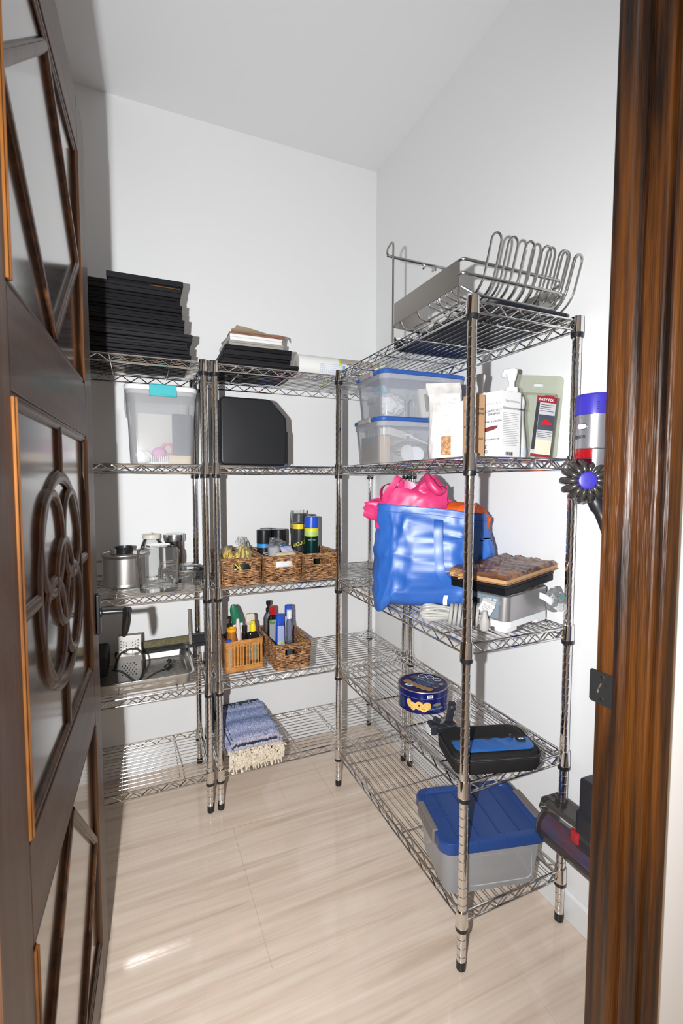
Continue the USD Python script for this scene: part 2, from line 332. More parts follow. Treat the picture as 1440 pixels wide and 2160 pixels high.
# ---------------------------------------------------------------- wire racks
UW, UD, CT = .884, .376, (1.852, 1.450, .945, .553, .177)
SURF = [c - .007 for c in CT]
def zig(a, b, z0, z1, n, r):
    a, b = np.array(a, float), np.array(b, float); p = []
    for i in range(2 * n + 1):
        q = a + (b - a) * i / (2 * n); p.append((q[0], q[1], z1 if i % 2 == 0 else z0))
    return tube(fil(p, .006, 3), r, 6)
def make_rack(label, loc, rz):
    t = thing('wire_rack', label, 'wire rack', loc, rz)
    prof = [(.0127, .028)]
    z = .045
    while z < 1.848:
        prof += [(.0127, z - .0016), (.0116, z - .0006), (.0116, z + .0006), (.0127, z + .0016)]; z += .0254
    prof += [(.0127, 1.850), (.0118, 1.8525)]
    post = lathe(prof, 20)
    for x in (0, UW):
        for y in (0, UD):
            p = O(t, 'post', X(post, (x, y, 0)), 'chrome')
            O(p, 'foot_cap', X(lathe([(.0105, 0), (.0135, .004), (.0135, .026), (.0128, .029)], 20), (x, y, 0)), 'black_plastic')
            for c in CT:
                O(p, 'collar', X(lathe([(.0178, c - .046), (.0182, c - .044), (.0166, c - .001), (.0160, c), (.0130, c)], 24), (x, y, 0)), 'chrome')
                O(p, 'split_ring', X(lathe([(.0150, c - .060), (.0172, c - .058), (.0178, c - .047), (.0170, c - .0455)], 20), (x, y, 0)), 'black_plastic')
    for c in CT:
        zt, zb = c - .010, c - .038; g = .0165
        fr = []
        for zz in (zt, zb):
            for y in (0, UD): fr.append(seg((g, y, zz), (UW - g, y, zz), .0031, 8))
            for x in (0, UW): fr.append(seg((x, g, zz), (x, UD - g, zz), .0031, 8))
        for y in (0, UD): fr.append(zig((g + .004, y, 0), (UW - g - .004, y, 0), zb + .001, zt - .001, 12, .0021))
        for x in (0, UW): fr.append(zig((x, g + .004, 0), (x, UD - g - .004, 0), zb + .001, zt - .001, 5, .0021))
        s = O(t, 'shelf', J(fr), 'wire_chrome')
        O(s, 'surface_wires', J([seg((.001, UD * (k + 1) / 14, c - .0088), (UW - .001, UD * (k + 1) / 14, c - .0088), .0017, 6) for k in range(13)]), 'wire_chrome')
        for k in range(4):
            xx = UW * (k + .55) / 4.1
            O(s, 'crossbar', tube([(xx, 0, zt - .004), (xx, .012, zt - .004), (xx, UD - .012, zt - .004), (xx, UD, zt - .004)], .0027, 8), 'wire_chrome')
    return t
rackL = make_rack('chrome wire rack nearest the door, with black boxes on top', (-.9683 - UW, -.3956, 0), 0)
rackM = copy(rackL, 'chrome wire rack in the middle, holding woven baskets', (-.9259, -.3956, 0), 0)
rackR = copy(rackL, 'chrome wire rack along the side wall, dish rack on top', (-.0357, -1.3302, 0), 90)
# ---------------------------------------------------------------- things on the left rack
rnd = random.Random(5)
mat('copper', (.55, .25, .10), .3, 1.)
ORD = ['topmost', 'second', 'third', 'fourth', 'fifth', 'sixth', 'seventh', 'eighth', 'ninth', 'tenth', 'eleventh', 'twelfth']
S1, S2, S3, S4, S5 = SURF
# tall stack of flat black boxes: (thickness, right end, left end, front y, material, turn)
BX = [(.025, -1.012, -1.43, -.372, 'b', 0), (.026, -1.018, -1.44, -.380, 'b', .4), (.025, -1.024, -1.44, -.366, 's', -.5), (.027, -1.006, -1.42, -.378, 's', .3), (.026, -1.036, -1.45, -.372, 'b', -.3),
      (.026, -1.035, -1.44, -.380, 'b', .2), (.027, -1.041, -1.45, -.366, 'b', .5), (.026, -1.043, -1.45, -.378, 'b', -.4), (.028, -1.050, -1.46, -.372, 'b', .2), (.031, -1.046, -1.46, -.380, 's', 0)]
z = S1
for i, (h, xr, xl, yf, m, tw) in enumerate(BX):
    k = len(BX) - i
    w, d, mt = xr - xl, .30, 'black_box' if m == 'b' else 'black_box_soft'
    t = thing('flat_box', f'flat black box, {ORD[k]} from the top of the tall stack on the left rack', 'box', (xr, yf, z + .0004), tw, 'black boxes in the tall stack')
    O(t, 'base', box(-w, 0, 0, d, 0, h * .55, .0012), mt, False)
    O(t, 'lid', box(-w - .001, .001, -.001, d + .001, h * .55 + .0007, h - .0006, .0014), mt, False)
    z += h
t = thing('flat_box', 'narrower flat black box with copper trim, topmost on the tall stack', 'box', (-1.036, -.374, z + .0005), 0, 'black boxes in the tall stack')
O(t, 'base', box(-.262, -.004, .004, .24, 0, .012, .001), 'black_box', False); O(t, 'lid', box(-.268, 0, 0, .246, .0125, .034, .0018), 'black_box_soft', False)
O(t, 'trim', box(-.120, -.012, .002, .006, .0035, .0065), 'copper', False)

# lidded bins -----------------------------------------------------------------
clear('bin_plastic', tint=(.98, .985, .99), haze=.44, hcol=(.88, .89, .92), rough=.12); clear('bin_plastic_milky', tint=(.97, .98, .99), haze=.55, hcol=(.88, .89, .92), rough=.22); clear('clear_plastic', tint=(.99, .99, .99), haze=.05, hcol=(.9, .9, .9), rough=.04); clear('thin_film', tint=(1., 1., 1.), haze=.20, hcol=(.95, .95, .95), rough=.10, gl=.8)
clear('blue_film', tint=(.28, .42, .78), haze=.75, hcol=(.05, .13, .42), rough=.2)
mat('bin_blue', (.035, .115, .42), .3); mat('bin_white', (.82, .82, .82), .3); mat('teal', (.03, .42, .47), .35)
def shell(w, d, h, top, r=.028, n=5):                                    # thin tapered tub: w x d at the base, +top at the rim
    lo = []
    for zz, g in ((0, -.006), (.0015, -.002), (.006, 0), (h * .5, 0), (h, 0)): lo.append(at(sqloop(w / 2 + top * zz / h + g, d / 2 + top * zz / h + g, r, n), zz))
    return loft(lo, True, False)
t = thing('storage_bin', 'clear plastic bin with white lid and turquoise latch', 'storage bin', (-1.122, -.190, S2 + .0004), 0)
O(t, 'tub', shell(.236, .30, .284, .010, r=.03), 'bin_plastic')
O(t, 'rim', J(loft([at(sqloop(.1285, .1605, .033), .268), at(sqloop(.132, .164, .035), .270), at(sqloop(.132, .164, .035), .284)], False, False)), 'bin_plastic_milky')
O(t, 'lid', J(loft([at(sqloop(.131, .163, .034), .2845), at(sqloop(.1355, .1675, .038), .287), at(sqloop(.1355, .1675, .038), .302), at(sqloop(.132, .164, .036), .306), at(sqloop(.11, .142, .03), .3065), at(sqloop(.108, .14, .03), .302)])), 'bin_white')
O(t, 'side_wing', rbox(-.1345, -.1285, -.11, .10, .205, .285, .0028), 'bin_plastic_milky')
lt = box(-.045, .055, -.1725, -.165, .266, .3075, .002)
O(t, 'latch', J(lt, box(-.045, .055, -.1735, -.1645, .262, .270, .002), box(-.045, .055, -.170, -.135, .3065, .3095, .001)), 'teal')
BL = (-1.112, -.185)
mat('navy_plastic', (.035, .05, .085), .4); mat('cream_card', (.72, .60, .42), .6); mat('pink_cloth', (.78, .30, .62), .7); mat('white_cloth', (.82, .82, .80), .8, bump=.3, bscale=(40, 40, 40), bdist=.01); mat('paper_sheet', (.74, .73, .68), .7); mat('rose', (.75, .30, .36), .6); mat('plum', (.22, .06, .12), .5)
solo('tablet_case', X(rbox(-.038, .038, -.006, .006, 0, .165, .005), (-1.046, -.318, S2 + .038)), 'navy_plastic', 'dark blue tablet case standing inside the bin with the turquoise latch', 'case')
solo('cream_box', box(-1.100, -1.015, -.328, -.295, S2 + .003, S2 + .037, .001), 'cream_card', 'small cream card box on the floor of the bin with the turquoise latch', 'box')
solo('pink_pouch', X(trimesh.creation.icosphere(3, 1.), (-1.134, -.300, S2 + .048), s=(.026, .018, .022)), 'pink_cloth', 'pink pouch inside the bin with the turquoise latch', 'pouch')
v, f = V(trimesh.creation.icosphere(3, 1.)); v = v * (1 + .10 * np.sin(v[:, :1] * 7 + v[:, 2:] * 5)) * [.030, .022, .026]
solo('cotton_bag', (v + [-1.192, -.300, S2 + .031], f), 'white_cloth', 'crumpled white cotton pouch inside the bin with the turquoise latch', 'pouch')
solo('paper_folder', X(box(-.085, .085, -.004, .004, 0, .205, .001), (-1.125, -.262, S2 + .004), rx=-4), 'paper_sheet', 'pale paper folder standing behind the other things in the latch bin', 'folder')
solo('hair_band', X(tube([(.022 * math.cos(a), 0, .022 * math.sin(a)) for a in np.linspace(0, 2 * PI, 24, endpoint=False)], .006, 8, True), (-1.102, -.292, S2 + .062)), 'rose', 'rose coloured ring beside the pink pouch in the latch bin', 'hair band')
solo('clip_rack', J([box(-1.165 + k * .0075, -1.162 + k * .0075, -.327, -.323, S2 + .003, S2 + .034) for k in range(9)] + [box(-1.168, -1.098, -.324, -.320, S2 + .003, S2 + .010)]), 'white_plastic', 'white comb-like clip rack at the front of the latch bin', 'rack')

# cooking things on the third shelf ---------------------------------------------
mat('glass_lid', (.75, .82, .80), .05, trans=.0)
clear('pane_glass', tint=(.98, .99, .985), haze=.05, hcol=(.85, .9, .9), rough=.02); mat('cream_plastic', (.74, .70, .62), .35)
t = thing('steel_canister', 'brushed steel canister with black ring and grey knob on top', 'canister', (-1.274, -.165, S3 + .0004), 0)
O(t, 'body', lathe([(.082, 0), (.0845, .003), (.0845, .012), (.0825, .016), (.0825, .120), (.088, .128), (.0905, .132), (.0905, .136), (.086, .139), (.082, .139), (.080, .137)], 56), 'steel')
O(t, 'ring_cap', lathe([(.026, .1392), (.033, .139), (.0345, .150), (.0365, .160), (.0365, .164), (.033, .164), (.031, .151)], 32), 'black_plastic')
v, f = rbox(-.012, .012, -.016, .016, 0, .024, .008)
O(t, 'knob', (v + [-.040, -.052, .1375], f), 'grey_plastic')
O(t, 'side_handle', tube(fil([(-.086, 0, .105), (-.112, 0, .105), (-.112, 0, .045), (-.086, 0, .045)], .012), .004, 8), 'steel_dark')
t = thing('water_tank', 'large clear plastic tank with handle recess beside the steel canister', 'container', (-1.146, -.322, S3 + .0004), 0)
O(t, 'tank', loft([at(sqloop(.066, .046, .03), 0), at(sqloop(.072, .052, .034), .006), at(sqloop(.082, .056, .036), .135), at(sqloop(.080, .055, .036), .160), at(sqloop(.066, .046, .030), .176)], True, False), 'clear_plastic')
O(t, 'lid', lathe([(.045, .185), (.045, .1775), (.043, .1772)], 36), 'clear_plastic')
O(t, 'handle', tube(fil([(-.002, -.057, .018), (-.002, -.061, .10), (.014, -.061, .122), (.052, -.060, .122)], .018), .0038, 8), 'clear_plastic')
O(t, 'handle', tube(fil([(.008, -.057, .012), (.008, -.061, .092), (.022, -.061, .110), (.054, -.060, .110)], .018), .0026, 8), 'clear_plastic')
t = thing('glass_jar', 'clear jar with a cream screw cap behind the clear tank', 'jar', (-1.165, -.064, S3 + .0004), 0)
O(t, 'jar', lathe([(.040, 0), (.045, .004), (.045, .150), (.036, .172), (.033, .180)], 36), 'pane_glass')
O(t, 'screw_cap', J(lathe([(.038, .1815), (.039, .184), (.039, .199), (.036, .2015), (.006, .202)], 36), lathe([(.006, .202), (.006, .206), (.002, .208)], 12)), 'cream_plastic')
t = thing('steel_tumbler', 'black insulated tumbler with steel rim and steel side band', 'tumbler', (-1.067, -.052, S3 + .0004), 0)
O(t, 'body', lathe([(.034, 0), (.037, .004), (.041, .165), (.041, .170), (.0385, .172)], 40), 'black_plastic')
O(t, 'collar', lathe([(.0415, .163), (.0465, .166), (.0475, .185), (.046, .196), (.040, .199), (.010, .199)], 40), 'steel_shiny')
O(t, 'band', loft([at(ring(40, .0418)[6:] if 0 else np.array([(.0425 * math.cos(a), .0425 * math.sin(a)) for a in np.linspace(-1.15, -.45, 8)] + [(.0385 * math.cos(a), .0385 * math.sin(a)) for a in np.linspace(-.45, -1.15, 8)]), zz) for zz in (.002, .164)]), 'steel_shiny')
t = thing('pan_cover', 'low domed glass pot cover at the back of the third left shelf', 'pot cover', (-1.040, -.176, S3 + .0004), 0)
O(t, 'dome', lathe([(.088, .048), (.086, .052), (.075, .062), (.06, .070), (.04, .076), (.005, .079)], 48), 'pane_glass')
O(t, 'rim', tube([(.088 * math.cos(a), .088 * math.sin(a), .047) for a in np.linspace(0, 2 * PI, 48, endpoint=False)], .0022, 6, True), 'steel_shiny')
O(t, 'foot', lathe([(.055, .0), (.060, .002), (.075, .030), (.087, .047)], 40), 'pane_glass')

# fourth shelf --------------------------------------------------------------------
mat('steel_satin', (.46, .44, .42), .40, .92)
mat('olive_brush', (.11, .095, .05), .9, var=(.19, .165, .09), vscale=(90, 90, 90), bump=.5, bscale=(160, 160, 160), bdist=.004)
t = thing('roasting_tray', 'rectangular stainless steel roasting tray on the fourth left shelf', 'tray', (-1.215, -.185, S4 + .0004), 0)
lo = [at(sqloop(.178, .166, .022), 0), at(sqloop(.182, .170, .026), .004), at(sqloop(.190, .178, .03), .042), at(sqloop(.198, .186, .034), .0445), at(sqloop(.199, .187, .034), .047), at(sqloop(.196, .184, .034), .048), at(sqloop(.189, .177, .03), .046), at(sqloop(.181, .169, .026), .006), at(sqloop(.177, .165, .022), .002)]
O(t, 'pan', loft(lo), 'steel')
O(t, 'rim_bead', tube(np.c_[sqloop(.1975, .1855, .034), np.full(28, .0462)], .0022, 6, True), 'steel_shiny')
O(t, 'wire_insert', J([seg((-.165, y, .0085), (.165, y, .0085), .0011, 5) for y in np.linspace(-.15, .15, 25)]), 'steel_dark')
# perforated steel press standing in the tray
t = thing('perforated_press', 'stepped stainless steel appliance with rows of round holes', 'appliance', (-1.266, -.255, S4 + .0100), -3)
hs = [(-.030 + .0128 * c + (.0064 if r % 2 else 0), .026 + .0095 * r) for r in range(6) for c in range(5) if not (r % 2 and c == 4)]
fr = box(-.047, .047, 0, .006, 0, .1, .0)
pan = sbox(-.047, 0, .047, .103)
for hx, hz in hs: pan = pan.difference(Point(hx + .005, hz).buffer(.0026, 4))
fp = X(prism(pan, 0, .0016), rx=90)
O(t, 'front_panel', fp, 'steel_satin')
O(t, 'housing', J(box(-.047, -.0455, -.0002, .095, 0, .102), box(.0455, .047, -.0002, .095, 0, .102), box(-.047, .047, .0, .045, .1015, .103)), 'steel')
O(t, 'inner', box(-.044, .044, .012, .090, .002, .098), 'black_matte')
pan = sbox(-.045, 0, .045, .072)
for c in range(4):
    for r in range(3): pan = pan.difference(Point(-.033 + .0105 * r, .014 + .012 * c - .004 * r).buffer(.0024, 4)).difference(Point(.033 - .0105 * r, .014 + .012 * c - .004 * r).buffer(.0024, 4))
up = X(prism(pan, 0, .0016), (0, .052, .100), rx=84)
O(t, 'upper_panel', up, 'steel_satin')
O(t, 'upper_housing', J(box(-.045, -.0435, .05, .098, .10, .168), box(.0435, .045, .05, .098, .10, .168), box(-.045, .045, .058, .098, .167, .1685), box(-.043, .043, .064, .096, .10, .166)), 'steel_dark')
O(t, 'switch', box(.018, .034, .0455, .0515, .108, .120, .001), 'black_plastic')
cord = [(-.052, .012, .060), (-.050, -.020, .062), (-.045, -.034, .085), (-.035, -.038, .118), (-.010, -.038, .140), (.022, -.036, .142), (.048, -.036, .128), (.062, -.038, .090), (.060, -.036, .060), (.046, -.036, .022), (.030, -.040, .008), (.010, -.038, .020), (-.018, -.034, .048), (-.040, -.032, .060), (-.060, -.03, .066)]
def smoothcurve(p, k=6):
    from scipy.interpolate import CubicSpline
    p = np.asarray(p, float); return CubicSpline(np.arange(len(p)), p)(np.linspace(0, len(p) - 1, (len(p) - 1) * k + 1))
O(t, 'power_cord', tube(smoothcurve(cord), .0042, 8), 'black_plastic')
c2 = smoothcurve([(.040, -.040, .012), (.060, -.040, .010), (.085, -.030, .022), (.112, -.02, .030), (.136, -.008, .030)])
pl = O(t, 'power_cord', tube(c2, .0034, 8), 'black_plastic')
O(pl, 'plug', J(X(rbox(-.010, .016, -.011, .011, -.010, .012, .005), (.148, 0, .036), ry=-35, rz=20), X(rbox(-.006, .010, -.008, .008, -.006, .008, .004), (.155, .004, .060), ry=-50, rz=20), seg((.168, .004, .050), (.180, .010, .058), .0022), seg((.166, .014, .052), (.178, .019, .060), .0022)), 'black_plastic')
t = thing('floor_brush', 'olive bristled floor brush in a black channel with grey upright bracket', 'brush', (-1.09, -.062, S4 + .0500), 0, ry=-1)
O(t, 'bristles', J(box(-.22, .085, -.014, .014, .0215, .058, .004)), 'olive_brush')
O(t, 'channel', J(box(-.235, .17, -.018, .018, .004, .022, .002), box(.082, .17, -.019, .019, .022, .060, .003), box(-.235, .17, -.016, -.013, .016, .030)), 'black_plastic')
O(t, 'bracket', J(box(.077, .090, -.022, -.019, .02, .188, .001), box(.077, .090, -.0225, .01, .060, .064)), 'steel_dark')
O(t, 'foot', box(.095, .110, -.01, .01, -.0495, .005), 'black_plastic'); O(t, 'foot', box(-.2, -.185, -.01, .01, -.036, .005), 'black_plastic')
solo('black_appliance', X(rbox(-.06, .06, -.10, .10, 0, .085, .015), (-1.402, -.20, S4 + .0505)), 'black_matte', 'black appliance in the shade behind the door edge', 'appliance')
# ---------------------------------------------------------------- things on the middle rack
t = thing('black_case', 'black presentation box under the rest of the small pile on the middle rack', 'box', (-.727, -.215, S1 + .0004), -1.5, 'black boxes in the small pile')
O(t, 'base', box(-.160, .160, -.155, .155, 0, .012, .001), 'black_box'); O(t, 'lid', box(-.162, .162, -.157, .157, .0125, .0245, .0015), 'black_box_soft')
for i, (h, x0, x1, lab) in enumerate([(.0265, -.886, -.600, 'wide black box, second from the bottom of the small pile'), (.0405, -.872, -.592, 'thick black box under the grey box in the small pile')]):
    z = S1 + .0255 + (0 if i == 0 else .0275); w = (x1 - x0) / 2
    t = thing('black_case', lab, 'box', ((x0 + x1) / 2, -.212, z), (.8, -1)[i], 'black boxes in the small pile')
    O(t, 'base', box(-w, w, -.14, .14, 0, h * .5, .001), 'black_box_soft'); O(t, 'lid', box(-w - .001, w + .001, -.142, .142, h * .5 + .0006, h - .0006, .0015), 'black_box')
mat('grey_card', (.33, .31, .28), .6); mat('tan_leather', (.20, .085, .045), .5, var=(.29, .14, .08), vscale=(14, 14, 14)); mat('kraft_paper', (.62, .52, .38), .7)
z = S1 + .0940
t = thing('grey_box', 'flat grey card box on the black boxes of the small pile', 'box', (-.741, -.215, z), -1)
O(t, 'base', box(-.115, .115, -.13, .13, 0, .011, .001), 'grey_card'); O(t, 'lid', box(-.116, .116, -.131, .131, .0115, .0205, .001), 'grey_card')
z += .0212
t = thing('white_box', 'flat white box between the grey box and the brown folder', 'box', (-.744, -.212, z), .5)
O(t, 'base', box(-.110, .110, -.13, .13, 0, .013, .001), 'white_card'); O(t, 'lid', box(-.111, .111, -.131, .131, .0135, .0245, .001), 'white_card')
z += .0252
t = thing('brown_folder', 'brown leather folder with a drooping corner on the white box', 'folder', (-.738, -.215, z), -3)
v, f = box(-.110, .118, -.115, .115, 0, .013, .003); v = np.array(v); O(t, 'cover', (v, f), 'tan_leather')
O(t, 'flap', tube([(.070, -.112, .009), (.104, -.126, .010), (.118, -.137, .003), (.121, -.138, -.012)], [.004, .005, .005, .003], 8), 'tan_leather')
z += .0137
for i, (a, dx, w, lab) in enumerate([(2, 0, .108, 'beige paper sheet lying flat on the brown folder'), (-5, .006, .100, 'cream paper sheet with bent edge on the pile'), (7, -.004, .098, 'loose beige sheet topmost on the small pile')]):
    P_ = np.linspace(-1, 1, 9); g = [[(w * x, .115 * y, .0015 + .006 * max(0, x * y * .8 + .1 * (i + 1)) * (i + .6)) for x in P_] for y in P_]
    v = np.array(g).reshape(-1, 3); fa = []
    for r in range(8):
        for c in range(8): k = r * 9 + c; fa += [(k, k + 1, k + 10), (k, k + 10, k + 9)]
    v = np.vstack([v, v + [0, 0, .0010]]); fa = fa + [(q[0] + 81, q[1] + 81, q[2] + 81) for q in fa]
    solo('paper_sheet', X((v, np.array(fa)), (-.738 + dx, -.215, z + .0016 * i), rz=a), ('kraft_paper', 'cream_card', 'kraft_paper')[i], lab, 'paper', smooth=60)

# paper rolls at the back of the top shelf
mat('roll_white', (.78, .78, .76), .45); mat('lime', (.50, .62, .04), .5); mat('taupe', (.42, .36, .32), .5); mat('grid_blue', (.25, .36, .66), .5)
def roll(label, y, z, r, x0, x1, core=True, prints=()):
    t = thing('paper_roll', label, 'paper roll', (x0, y, z), 0, 'rolls on the middle rack')
    L = x1 - x0
    O(t, 'roll', X(lathe([(r - .003, .001), (r, .002), (r, L - .002), (r - .003, L - .001)], 40), ry=90), 'roll_white')
    O(t, 'core', X(lathe([(.010, 0), (.016, 0), (.016, L), (.010, L)], 24), ry=90), 'kraft_paper')
    for a, b, a0, a1, mt, nm in prints:                                  # printed bands: from a to b along it, angle a0..a1 (0 = front, up positive)
        an = np.radians(np.linspace(a0, a1, 10)); o = [(-(r + .0004) * math.cos(q), (r + .0004) * math.sin(q)) for q in an]
        v = np.array([(xx, yy, zz) for xx in (a, b) for yy, zz in o]); fa = []
        for k in range(9): fa += [(k, k + 1, k + 11), (k, k + 11, k + 10)]
        O(t, nm, (v, np.array(fa)[:, ::-1]), mt)
    return t
r1 = roll('thick white roll with lime stripe, grey band and blue grid print', -.318, S1 + .0465, .046, -.563, -.130, prints=[(.190, .200, 8, 62, 'lime', 'printed_stripe'), (.200, .36, 14, 62, 'taupe', 'printed_band'), (.385, .397, 10, 62, 'lime', 'printed_stripe'), (.206, .219, -38, 8, 'grid_blue', 'printed_band')])
def on_roll(m, x, a0, r, yh):                                            # wrap lettering round a roll lying along x
    v, f = V(m); a = np.radians(a0) + v[:, 1] / r
    return np.c_[x + v[:, 0], -(r + .0006 + v[:, 2]) * np.cos(a), (r + .0006 + v[:, 2]) * np.sin(a)], f
O(r1, 'print_text', on_roll(words('VERSE 1', .011), .225, 7, .046, 0), 'ink')
gr = []
for k in range(11):
    a = .100 + .0098 * k; an = np.radians(np.linspace(-38, 8, 10)); rr = .0464
    v = np.array([(xx, -rr * math.cos(q), rr * math.sin(q)) for xx in (a, a + .0009) for q in an]); fa = []
    for q in range(9): fa += [(q, q + 1, q + 11), (q, q + 11, q + 10)]
    gr.append((v, np.array(fa)[:, ::-1]))
O(r1, 'grid_print', J(gr + [box(.10, .206, -.0465 * math.cos(q) - .0002, -.0465 * math.cos(q) + .0002, .0465 * math.sin(q) - .0004, .0465 * math.sin(q) + .0004) for q in np.radians([-36, -25, -14, -3, 7])]), 'grid_blue')
roll('plain white roll lying behind the printed roll', -.150, S1 + .0365, .036, -.560, -.100, prints=[(.18, .20, -80, -20, 'lime', 'printed_stripe'), (.20, .33, -80, -20, 'taupe', 'printed_band')])

# black case of the shredder-like container on the second shelf
t = thing('black_container', 'black plastic container with a slanted corner, alone on its shelf', 'container', (-.902, -.365, S2 + .0004), 0)
pg = Polygon([(0, .0), (.278, 0), (.281, .004), (.284, .145), (.281, .205), (.216, .276), (.20, .281), (.012, .281), (0, .27)])
b_ = prism(pg.buffer(-.012).buffer(.012), 0, .255); v, f = V(b_)
body = (np.c_[v[:, 0], .0 + v[:, 2], v[:, 1]], f[:, ::-1])
lo = []
for d, g in ((0, -.010), (.0015, -.005), (.006, -.0012), (.012, 0), (.25, 0), (.255, -.004)):
    q = np.array(pg.buffer(-.018, 6).buffer(.018 + g, 8).simplify(.00015).exterior.coords)[:-1]; lo.append((d, q))
from scipy.interpolate import interp1d
def resample(q, n=120):
    q = np.vstack([q, q[:1]]); s = np.r_[0, np.cumsum(np.linalg.norm(np.diff(q, axis=0), axis=1))]; k = np.linspace(0, s[-1], n, endpoint=False); return np.c_[np.interp(k, s, q[:, 0]), np.interp(k, s, q[:, 1])]
def start(q): i = int(np.argmin(q[:, 0] + q[:, 1])); return np.roll(q, -i, 0)
L = []
for d, q in lo:
    q = start(q)
    if not Polygon(q).exterior.is_ccw: q = q[::-1]
    q = resample(start(q)); L.append(np.c_[q[:, 0], np.full(len(q), d), q[:, 1]])
v, f = loft(L); O(t, 'shell', (v, f[:, ::-1]), 'charcoal_plastic')
O(t, 'catch', J(box(.282, .2925, .02, .20, .012, .150, .003), box(.282, .288, .05, .17, .150, .170, .002)), 'black_plastic')
O(t, 'seam', J(box(.2835, .2855, .0, .004, .0, .135, .0005), box(.003, .278, -.0008, .002, .0105, .0118)), 'black_plastic')
# ---------------------------------------------------------------- woven baskets
n = {'tc': ('texture_coordinate', {}), 'm': ('mapping', dict(scale=(38, 38, 170))), 'n': ('noise_texture', dict(scale=1., detail=3., roughness=.6)),
     'r': ('rgb_ramp', dict(ramp=[(.30, (.045, .020, .010)), (.42, (.17, .075, .032)), (.54, (.40, .20, .085)), (.68, (.66, .40, .19))])),
     'm2': ('mapping', dict(scale=(300, 300, 300))), 'n2': ('noise_texture', dict(scale=1., detail=2.)), 'b': ('bump', dict(strength=.5, distance=.002)), 'p': ('principled_bsdf', dict(roughness=.5))}
usdkit.material(stage, '/World/Looks/wicker', n, [('tc.object', 'm.vector'), ('m.vector', 'n.vector'), ('n.fac', 'r.fac'), ('r.color', 'p.base_color'), ('tc.object', 'm2.vector'), ('m2.vector', 'n2.vector'), ('n2.fac', 'b.height'), ('b.normal', 'p.normal')], surface='p.BSDF')
mat('wicker_inside', (.07, .035, .018), .8)
def perim(w, d, r, n):
    q = sqloop(w / 2, d / 2, r, 5); q = np.vstack([q, q[:1]]); s = np.r_[0, np.cumsum(np.linalg.norm(np.diff(q, axis=0), axis=1))]
    k = np.linspace(0, s[-1], n, endpoint=False); p = np.c_[np.interp(k, s, q[:, 0]), np.interp(k, s, q[:, 1])]
    t = np.roll(p, -1, 0) - np.roll(p, 1, 0); t /= np.linalg.norm(t, axis=1, keepdims=True); return p, np.c_[t[:, 1], -t[:, 0]], s[-1]
def weave(w, d, h, flare, seed, hole=True):
    rr = np.random.RandomState(seed); rows = []; z = .004; k = 0
    hz0, hz1, hw = h * .54, h * .82, w * .27
    while z < h - .010:
        fl = flare * z / h; wl = .0165; p, nr, Ln = perim(w + 2 * fl, d + 2 * fl, .010, int((w + d) * 2 / .0055))
        m = len(p); ph = 2 * PI * np.arange(m) / m * round(Ln / wl / 2) + (PI if k % 2 else 0)
        off = .0030 * np.sin(ph) + rr.normal(0, .0008, m); zz = z + rr.normal(0, .0007, m) + .0016 * np.sin(ph * .37 + k)
        q = np.c_[p + nr * off[:, None], zz]; rad = .0034 + .0007 * np.sin(ph * .61 + k * 2.)
        if hole and hz0 < z < hz1:                                       # leave the hand hole open in both short sides
            keep = ~((np.abs(p[:, 0]) < hw) & (np.abs(p[:, 1]) > d / 2 - .004))
            i0 = int(np.argmin(keep)) if not keep.all() else 0
            kk = np.roll(keep, -i0); qq = np.roll(q, -i0, 0); rd = np.roll(rad, -i0); run = []
            for i in range(m + 1):
                if i < m and kk[i]: run.append(i)
                elif run:
                    if len(run) > 2: rows.append(tube(qq[run], rd[run], 5))
                    run = []
        else: rows.append(tube(q, rad, 5, True) if False else tube(np.vstack([q, q[:1]]), np.r_[rad, rad[:1]], 5))
        z += .0062; k += 1
    return J(rows)
def rope(p, r, tw, n=3, seed=0):                                         # twisted rim: n strands round the line p (closed)
    p = np.asarray(p, float); t = np.roll(p, -1, 0) - np.roll(p, 1, 0); t /= np.linalg.norm(t, axis=1, keepdims=True)
    u = np.array([0, 0, 1.]); s = np.cross(t, u); ln = np.r_[0, np.cumsum(np.linalg.norm(np.diff(p, axis=0), axis=1))]; o = []
    for k in range(n):
        a = ln * tw + 2 * PI * k / n
        q = p + (np.cos(a)[:, None] * u + np.sin(a)[:, None] * s) * r * .55; q = np.vstack([q, q[:1]]); o.append(tube(q, r * .62, 5))
    return J(o)
